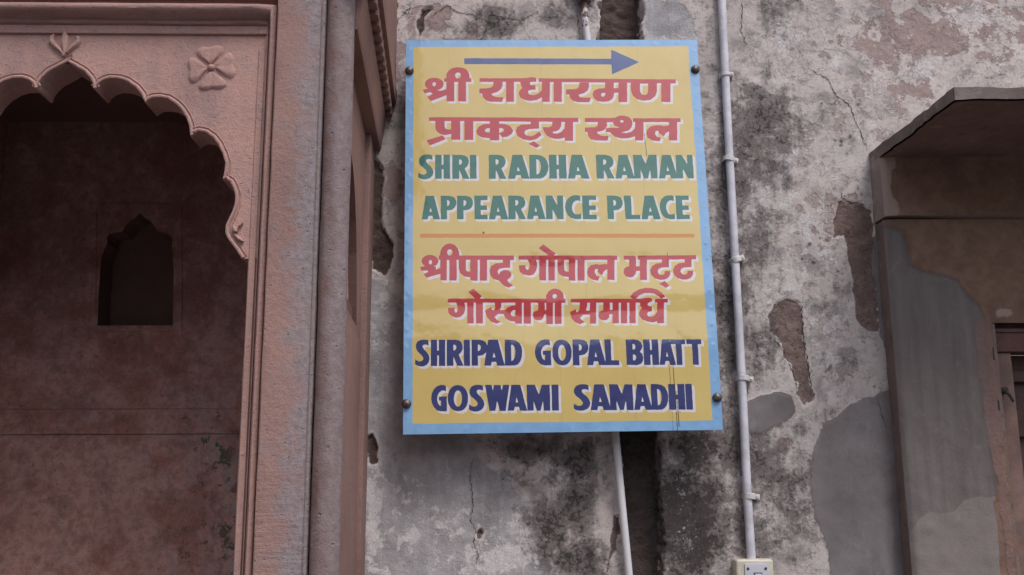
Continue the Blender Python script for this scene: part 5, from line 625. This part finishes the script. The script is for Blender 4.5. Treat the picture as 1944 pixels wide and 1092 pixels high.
SLOPE = [(.62, .0), (.2, .004), (-.01, -.002), (-.07, -.03), (-.098, -.034), (-.112, .03), (-.16, .028), (-.20, .012), (-.215, -.03), (-.25, -.034), (-.268, .026), (-.33, .014), (-.40, -.022), (-.62, -.03)]
def sign_Y(u, v):
    vv = np.linspace(-.62, .62, 1241); sl = np.interp(vv, [p[0] for p in SLOPE[::-1]], [p[1] for p in SLOPE[::-1]])
    k = np.exp(-.5*(np.arange(-12, 13)/4.)**2); sl = np.convolve(np.pad(sl, 12, 'edge'), k/k.sum(), 'valid')
    zi = np.cumsum(sl)*(vv[1]-vv[0]); zi -= np.interp(0, vv, zi)
    wv = v+.018*np.sin(u*5.2+.7)+.010*np.sin(u*13+2)-.02*u+(fbm(u, v, 3, 6)-.5)*.03
    d = np.interp(wv, vv, zi)*(.75+.5*fbm(u+3, v*0+1, 2, 3))+(fbm(u, v, 3, 4)-.5)*.0024+(fbm(u+5, v, 3, 22)-.5)*.0007
    rng = np.random.RandomState(3)
    for a, b_, c, dd in ((-.4455, -.60, -.4455, .60), (.4435, -.60, .4435, .60)):
        for q in np.arange(b_+.03, dd, .052): d = d-.00045*np.exp(-((u-a-rng.uniform(-.003, .003))**2+(v-q-rng.uniform(-.012, .012))**2)/(2*.0033**2))
    for z in (.600, -.598):
        for q in np.arange(-.42, .44, .075): d = d-.00045*np.exp(-((u-q-rng.uniform(-.012, .012))**2+(v-z-rng.uniform(-.003, .003))**2)/(2*.0033**2))
    return d
def build_sign():
    root = empty('sign_board'); tag(root, 'yellow painted metal sign with blue border and red, green and navy lettering under an arrow', 'sign')
    s_, tx, tz, ty, rx, ry, rz = SPOSE
    root.location = (tx, ty, tz); root.rotation_mode = 'XYZ'
    Ry = Matrix.Rotation(ry, 3, 'Y'); Rx = Matrix.Rotation(rx, 3, 'X'); Rz = Matrix.Rotation(rz, 3, 'Z')
    root.rotation_euler = (Rz @ Rx @ Ry).to_euler('XYZ')
    LOCAL[0] = True
    us = np.linspace(-SW/2, SW/2, 486); vs = np.linspace(-SH/2, SH/2, 651); U, Vv = np.meshgrid(us, vs)
    L = {k: np.full(U.shape, -.05) for k in ('red', 'green', 'navy', 'arrow', 'orange', 'shade', 'drip')}; nm = ['red', 'green', 'navy', 'arrow', 'orange']
    def prim(k, P, x, y):
        P = np.array(P).reshape(-1, 2)/10000.
        if k == 'b':
            (ax, ay), (bx, by) = P; ex, ey = bx-ax, by-ay; t = np.clip(((x-ax)*ex+(y-ay)*ey)/(ex*ex+ey*ey), 0, 1); return .0061-np.hypot(x-ax-t*ex, y-ay-t*ey)
        return psdf(P, x, y)
    def sdf(pos, neg, x, y):
        d = np.full(x.shape, -1.)
        for k, P in pos: d = np.maximum(d, prim(k, P, x, y))
        for k, P in neg: d = np.minimum(d, -prim(k, P, x, y))
        return d
    for c, pos, neg in SIGN:
        A = np.concatenate([np.array(P).reshape(-1, 2) for k, P in pos])/10000.; m = .02
        iu = slice(*np.searchsorted(us, (A[:, 0].min()-m, A[:, 0].max()+m))); iv = slice(*np.searchsorted(vs, (A[:, 1].min()-m, A[:, 1].max()+m)))
        x, y = U[iv, iu], Vv[iv, iu]; x = x+(fbm(x, y, 2, 60)-.5)*.0012; y = y+(fbm(x+9, y, 2, 60)-.5)*.0012
        L[nm[c]][iv, iu] = np.maximum(L[nm[c]][iv, iu], sdf(pos, neg, x, y))
        if c < 3:
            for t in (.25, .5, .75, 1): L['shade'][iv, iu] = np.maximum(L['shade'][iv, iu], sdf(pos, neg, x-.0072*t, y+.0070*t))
            if len(neg) and c == 0: pass
    L['border'] = -psdf(INNER, U, Vv)+(fbm(U, Vv, 2, 14)-.5)*.003
    for pts, wd_ in (([(.2745, .295), (.2765, .26), (.2785, .222)], .0009), ([(.312, -.43), (.3125, -.50), (.313, -.612)], .0006), ([(.322, -.40), (.3235, -.50), (.3255, -.60), (.326, -.612)], .0009), ([(.328, -.50), (.330, -.56), (.331, -.60)], .0010), ([(.324, -.505), (.327, -.515)], .0035), ([(.325, -.085), (.326, -.13)], .0007), ([(-.222, -.018), (-.2225, -.0185)], .0030)):
        for (ax, ay), (bx, by) in zip(pts, pts[1:]):
            ex, ey = bx-ax, by-ay; t = np.clip(((U-ax)*ex+(Vv-ay)*ey)/(ex*ex+ey*ey), 0, 1); L['drip'] = np.maximum(L['drip'], wd_-np.hypot(U-ax-t*ex, Vv-ay-t*ey))
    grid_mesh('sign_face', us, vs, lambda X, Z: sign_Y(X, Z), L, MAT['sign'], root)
    # folded edge: follows the sheet, 18 mm deep
    b = MB()
    loops = [[(u, -SH/2) for u in us], [(SW/2, v) for v in vs], [(u, SH/2) for u in us[::-1]], [(-SW/2, v) for v in vs[::-1]]]
    for lp in loops:
        lp = lp[::4]+[lp[-1]]; uu = np.array([p[0] for p in lp]); v2 = np.array([p[1] for p in lp]); yy = sign_Y(uu, v2); n = len(lp)
        b.add([(u, y, v) for u, v, y in zip(uu, v2, yy)]+[(u*.9985, .02, v*.9985) for u, v in lp], [(i, i+1, n+i+1, n+i) for i in range(n-1)])
    b.box(-SW/2+.004, SW/2-.004, .0205, .0225, -SH/2+.004, SH/2-.004)
    b.build('sign_rim', MAT['rim'], root)
    for i, (u, v) in enumerate(NAILS):
        b = MB(); ring = [(.0138, .001), (.0140, -.001), (.0132, -.0045), (.0112, -.0080), (.0080, -.0107), (.0040, -.0120), (.0004, -.0124)]; y0 = float(sign_Y(np.array(u), np.array(v)))
        b.add([(u+r*math.cos(k*math.pi/12), y0-.0006+h, v+r*math.sin(k*math.pi/12)) for r, h in ring for k in range(24)], [(j*24+k, j*24+(k+1) % 24, (j+1)*24+(k+1) % 24, (j+1)*24+k) for j in range(6) for k in range(24)])
        b.tube([(u, .0226, v), (u, .15, v)], .004, 10)
        b.build('nail', MAT['nail'], root, True, 60)
    LOCAL[0] = False
SPOSE = [1.00423102, 0.21152982, 2.38311252, -0.10964127, -0.03969559, -0.01106625, 0.00589147]
build_sign()

# ------------------------------------------------------------------ pipe, conduit, switch box
def build_pipe():
    root = empty('water_pipe', at(1187, 1092, -.02)*np.array([1, 1, 0])); tag(root, 'thin white painted steel pipe with flaking paint running behind the sign', 'pipe')
    pts = [at(1106, -60, -.022), at(1111, 40, -.022), at(1116, 80, -.022), at(1168, 822, -.03), at(1181, 960, -.03), at(1194, 1092, -.03), at(1212, 1330, -.03)]
    P = []
    for p, q in zip(pts, pts[1:]): P += [lerp(p, q, k/12) for k in range(12)]
    P.append(pts[-1]); b = MB().tube(P, .0113, 20)
    o = b.build('pipe_length', MAT['pipe'], root, True, 60)
    a = o.data.attributes.new('rust', 'FLOAT', 'POINT'); z = np.array([v.co.z for v in o.data.vertices]); x = np.array([v.co.x for v in o.data.vertices])
    zt = at(1110, 60, 0)[2]; a.data.foreach_set('value', np.clip(.10+.42*sst(zt-.1, zt+.08, z)+.5*sst(zt+.06, zt+.10, z), 0, 1).astype(np.float32))
    c = at(1108, -8, -.022); d = (at(1111, 30, -.022)-c); d /= np.linalg.norm(d)
    e = c+d*.024; MB().tube([c-d*.08, e-d*.004, e], [.024, .024, .022], 20).build('pipe_socket', m_plain('grey_socket_iron', (.20, .175, .17), .7, .3, .003, 60), root, True, 40)
    b = MB(); b.box(c[0]-.045, c[0]+.045, -.03, .01, c[2]+.01, c[2]+.05); b.build('pipe_bracket', m_plain('rusty_bracket', (.10, .07, .06), .8, .3, .003, 60), root, bevel=.004)
build_pipe()
def build_conduit():
    root = empty('electrical_conduit', at(1428, 1062, -.02)*np.array([1, 1, 0])); tag(root, 'white plastic conduit clipped to the wall and ending in the switch box', 'conduit')
    key = [(1367, -60), (1371, 10), (1377, 142), (1385, 300), (1395, 480), (1401, 590), (1408, 718), (1419, 942), (1427, 1070)]
    pts = [at(x, y, -.022) for x, y in key]; P = []
    for p, q in zip(pts, pts[1:]): P += [lerp(p, q, k/8) for k in range(8)]
    P.append(pts[-1]); MB().tube(P, .0128, 24).build('conduit_length', MAT['pvc'], root, True, 60)
    proto = None
    for i, (x, y, rot, sz) in enumerate([(1374.5, 142, -6, 1), (1382, 302, 12, 1.05), (1395, 494, -22, 1.05), (1409, 718, 6, 1.1), (1421, 942, 5, 1.1)]):
        c = at(x+2, y, -.022)
        if proto is None:
            b = MB(); n = 20; V = []; Fc = []
            for k in range(n+1):
                a = math.radians(lerp(-30, 210, k/n))
                for rr, zz in ((.0135, -.0075), (.0162, -.006), (.0162, .006), (.0135, .0075)): V.append((rr*math.cos(a), -rr*math.sin(a), zz))
            for k in range(n):
                for j in range(4): Fc.append((k*4+j, k*4+(j+1) % 4, (k+1)*4+(j+1) % 4, (k+1)*4+j))
            b.add(V, Fc+[(0, 1, 2, 3), (n*4, n*4+1, n*4+2, n*4+3)])
            b.box(.013, .027, -.002, .022, -.0065, .0065); b.box(-.0165, -.0132, .006, .022, -.0075, .0075)
            b.tube([(.0215, -.0021, 0), (.0215, -.0060, 0)], [.0042, .0034], 10)
            LOCAL[0] = True; o = b.build('conduit_clip', MAT['clip'], root, True, 35); LOCAL[0] = False; proto = o
        else: o = proto.copy(); COL.objects.link(o); o.parent = root
        o.location = Vector(c)-wloc(root); o.rotation_euler = (0, math.radians(rot), 0); o.scale = (sz*(1+.03*(i % 2)), 1, sz*(1+.12*(i % 3)))
build_conduit()
def build_box():
    c = at(1429, 1061, -.03); root = empty('switch_box', (c[0], 0, c[2]-.16)); tag(root, 'ivory plastic switch box with a rocker switch below the white conduit', 'switch box')
    hw = .0545; z1 = c[2]; z0 = z1-.13; x = c[0]+.001
    b = MB(); b.box(x-hw, x+hw, -.046, .012, z0, z1); b.build('box_body', MAT['boxp'], root, bevel=.009)
    b = MB(); b.box(x-.030, x+.040, -.0495, -.0465, z0+.012, z1-.013); pl = b.build('cover_plate', MAT['plate'], root, bevel=.001)
    for dx in (-.021, .030):
        MB().tube([(x+dx, -.0494, z1-.026), (x+dx, -.0512, z1-.026)], [.0042, .0036], 12).build('screw', MAT['screw'], pl, True, 40)
    b = MB(); b.box(x-.0030, x+.0165, -.0530, -.0496, z0+.036, z1-.040); b.build('rocker_switch', MAT['pvc'], pl, bevel=.0015)
    b = MB(); b.box(x-.0055, x+.019, -.0505, -.0494, z0+.033, z1-.037); b.build('switch_bezel', MAT['screw'], pl)
build_box()

# ------------------------------------------------------------------ doorway on the right
YS = -.072
def build_doorway():
    xl = float(at(1661, 420, 0)[0]); xs0 = float(at(1677, 420, YS)[0]); root = empty('doorway', (1.6, YS, 0))
    tag(root, 'doorway with a cement patched surround and worn wooden frame under the stone hood', 'doorway')
    zl = float(at(1700, 413, YS-.02)[2]); ztop = float(at(1650, 291, 0)[2])-.052; dx0, dz1 = w2b(1882, 612, YS)
    CEMS = [(1600, 424), (1677, 423), (1714, 438), (1727, 471), (1725, 500), (1758, 515), (1787, 526), (1820, 537), (1831, 559), (1858, 577), (1866, 600), (1872, 640), (1880, 800), (1900, 1092), (1930, 1500), (1600, 1500)]
    P2 = [(1732, 1000), (1745, 985), (1765, 974), (1785, 972), (1812, 966), (1828, 950), (1850, 945), (1890, 944), (1910, 990), (1922, 1092), (1950, 1500), (1700, 1500)]
    RED = [(1880, 600), (1852, 612), (1856, 700), (1872, 800), (1894, 930), (1905, 1010), (1915, 1092), (1950, 1500), (2000, 1500), (1930, 1092), (1905, 850), (1890, 640)]
    PALE = [[(1660, 300), (1700, 296), (1704, 312), (1692, 330), (1700, 368), (1708, 385), (1700, 412), (1660, 420)], [(1890, 592), (1898, 584), (1920, 588), (1925, 600), (1890, 606)]]
    def fields(X, Z, Y):
        P = proj(np.stack([X, np.full_like(X, Y), Z], -1)); x, y = P[..., 0], P[..., 1]
        x = x+(fbm(X, Z, 4, 18)-.5)*18; y = y+(fbm(X+5, Z, 4, 18)-.5)*18
        return dict(cement=np.clip(psdf(CEMS, x, y)/25, -1, 1), pale2=np.clip(psdf(P2, x, y)/25, -1, 1), red=np.clip(psdf(RED, x, y)/15, -1, 1), pale=np.clip(polys(PALE, x, y)/15, -1, 1))
    rough = lambda X, Z: (fbm(X, Z, 5, 3)-.5)*.012+(fbm(X, Z, 4, 26)-.5)*.005
    def block(name, x0, x1, z0, z1, Yf, step, hole=None, skirt=True, bottom=False, ret=None):
        xs = np.arange(x0, x1, step); zs = np.arange(z0, z1+step*.5, step); zs[-1] = z1; X, Z = np.meshgrid(xs, zs)
        rnd = lambda X, Z: Yf+rough(X, Z)+.012*sst(.016, 0, X-x0)**2
        yf = rnd
        grid_mesh(name, xs, zs, yf, fields(X, Z, Yf), MAT['surround'], root, hole, origin=root.location)
        # side return, towards the sign, and underside
        ZZ = zs; V = []; Fc = []; n = 7; e = yf(np.full(len(zs), xs[0]), zs)
        for i, z in enumerate(zs):
            for k in range(n): V.append((xs[0]+(float(fbm(np.array(z*30), np.array(k*.7), 3))-.5)*.004*(k > 0), lerp(e[i], .012, k/(n-1)), z))
        for i in range(len(zs)-1):
            for k in range(n-1): Fc.append((i*n+k, i*n+k+1, (i+1)*n+k+1, (i+1)*n+k))
        mesh(name, V, Fc, ret or MAT['return'], root, True)
        if bottom:
            e = yf(xs, np.full(len(xs), zs[0])); V = [(x, y, zs[0]) for x, y in zip(xs, e)]+[(x, .01, zs[0]) for x in xs]; n = len(xs)
            mesh(name, V, [(i, i+1, n+i+1, n+i) for i in range(n-1)], MAT['return'], root)
    MAT['return'] = m_shade_stone('return_plaster', (.17, .125, .11), (.215, .162, .145), (.26, .205, .185))
    MAT['pale'] = m_shade_stone('pale_return_plaster', (.26, .21, .195), (.34, .28, .262), (.40, .335, .315))
    block('surround', xl, 3.0, -.02, zl-.0005, YS, .0075, lambda cx, cz: (cx > dx0+(dz1-cz)*.004+.004*np.sin(cz*40)) & (cz < dz1))
    block('lintel', xl-.002, 3.0, zl+.006, ztop+.03, YS-.020, .0075, bottom=True, ret=MAT['pale'])
    # opening: returns, wooden beam, frame, leaf
    b = MB(); b.box(dx0+.002, dx0+.012, YS+.006, .12, 0, dz1); b.box(dx0+.002, 3.0, YS+.006, .12, dz1+.002, dz1+.012); b.build('reveal', MAT['return'], root)
    zb1 = w2b(1910, 668, YS+.02)[1]
    b = MB(); b.box(dx0+.012, 3.0, YS+.022, .03, zb1, dz1-.016); b.box(dx0+.012, 3.0, YS+.034, .03, dz1-.0155, dz1+.0015); b.box(dx0+.012, 3., YS+.017, YS+.0215, dz1-.028, dz1-.016); b.box(dx0+.012, 3., YS+.017, YS+.0215, zb1, zb1+.007)
    b.build('door_head', MAT['wood'], root, bevel=.002)
    xf0, xf1 = w2b(1889, 700, YS+.03)[0], w2b(1921, 700, YS+.03)[0]
    b = MB(); b.box(dx0+.0125, xf1, YS+.027, .03, 0, zb1-.0005); fr = b.build('door_frame', MAT['frame'], root, bevel=.003)
    h = at(1904, 742, YS+.02); b = MB(); b.tube([(h[0], YS+.03, h[2]), (h[0], YS+.006, h[2]), (h[0]+.002, YS+.002, h[2]-.002)], [.010, .011, .006], 12); b.tube([(h[0]+.002, YS+.006, h[2]-.004), (h[0]+.008, YS-.002, h[2]-.016), (h[0]+.018, YS+.000, h[2]-.034)], [.005, .005, .0042], 8)
    b.build('bolt', MAT['iron'], fr, True, 50)
    lf = MB()
    for k in range(6): lf.box(xf1+.0005+k*.14, xf1+.137+k*.14, .0205+.004*(k % 2), .05, 0, zb1-.001)
    d = lf.build('door_leaf', MAT['door'], root, bevel=.003)
    b = MB(); b.box(xf1+.001, 3.0, .0, .0202, zb1-.085, zb1-.052); b.box(xf1+.001, 3.0, .0, .0202, zb1-.25, zb1-.17); b.build('door_rail', MAT['door'], d, bevel=.002)
build_doorway()
def build_hood():
    L = at(1650, 291, 0); C = atX(1811, 163, L[0]); yf = float(C[1]); zf = float(C[2]); zb = float(L[2]); th = .037
    root = empty('stone_hood', (2.0, yf/2, zb-th)); tag(root, 'thick grey stone slab hood jutting out of the wall above the doorway', 'stone hood')
    nx, ny = 90, 30; xs = np.linspace(L[0], 3.05, nx); ys = np.linspace(.01, yf, ny); X, Y = np.meshgrid(xs, ys)
    t = (Y-.01)/(yf-.01); Zt = zb+(zf-zb)*t
    edge = np.minimum(1, np.minimum((X-xs[0])/.02, (1-t)/.05)); 
    jx = (fbm(Y, Y*0+3, 5, 40)-.5)*.010*(1-np.clip((X-xs[0])/.05, 0, 1)); jy = (fbm(X, X*0+8, 5, 26)-.5)*.016*np.clip((t-.8)/.2, 0, 1)
    top = Zt+(fbm(X, Y, 4, 9)-.5)*.012-.003*(1-np.clip(edge, 0, 1)); bot = Zt-th-(fbm(X+4, Y, 4, 6)-.5)*.010
    X = X+jx; Y = Y+jy
    n = nx*ny; V = np.concatenate([np.stack([X, Y, top], -1).reshape(-1, 3), np.stack([X, Y, bot], -1).reshape(-1, 3)]); i = np.arange(n).reshape(ny, nx)
    Q = np.stack([i[:-1, :-1], i[:-1, 1:], i[1:, 1:], i[1:, :-1]], -1).reshape(-1, 4)
    rim = list(i[:, 0])+list(i[-1, 1:]); S = [(a, b_, b_+n, a+n) for a, b_ in zip(rim, rim[1:])]
    me_t = [tuple(q) for q in Q]+S
    mesh('hood_slab', V, me_t, MAT['hood'], root, True, 45)
    # plastered underside, 3 mm below the slab
    V2 = V[n:]-np.array([0, 0, .003]); k = (np.arange(n) % nx)
    V2[:, 0] = np.where(k == 0, V2[:, 0]+.006, V2[:, 0]); V2[i[-1], 1] += .006
    mesh('hood_soffit', V2, [tuple(q) for q in Q], MAT['soffit'], root, True)
build_hood()
print('YF', YF, 'axis', X0c)
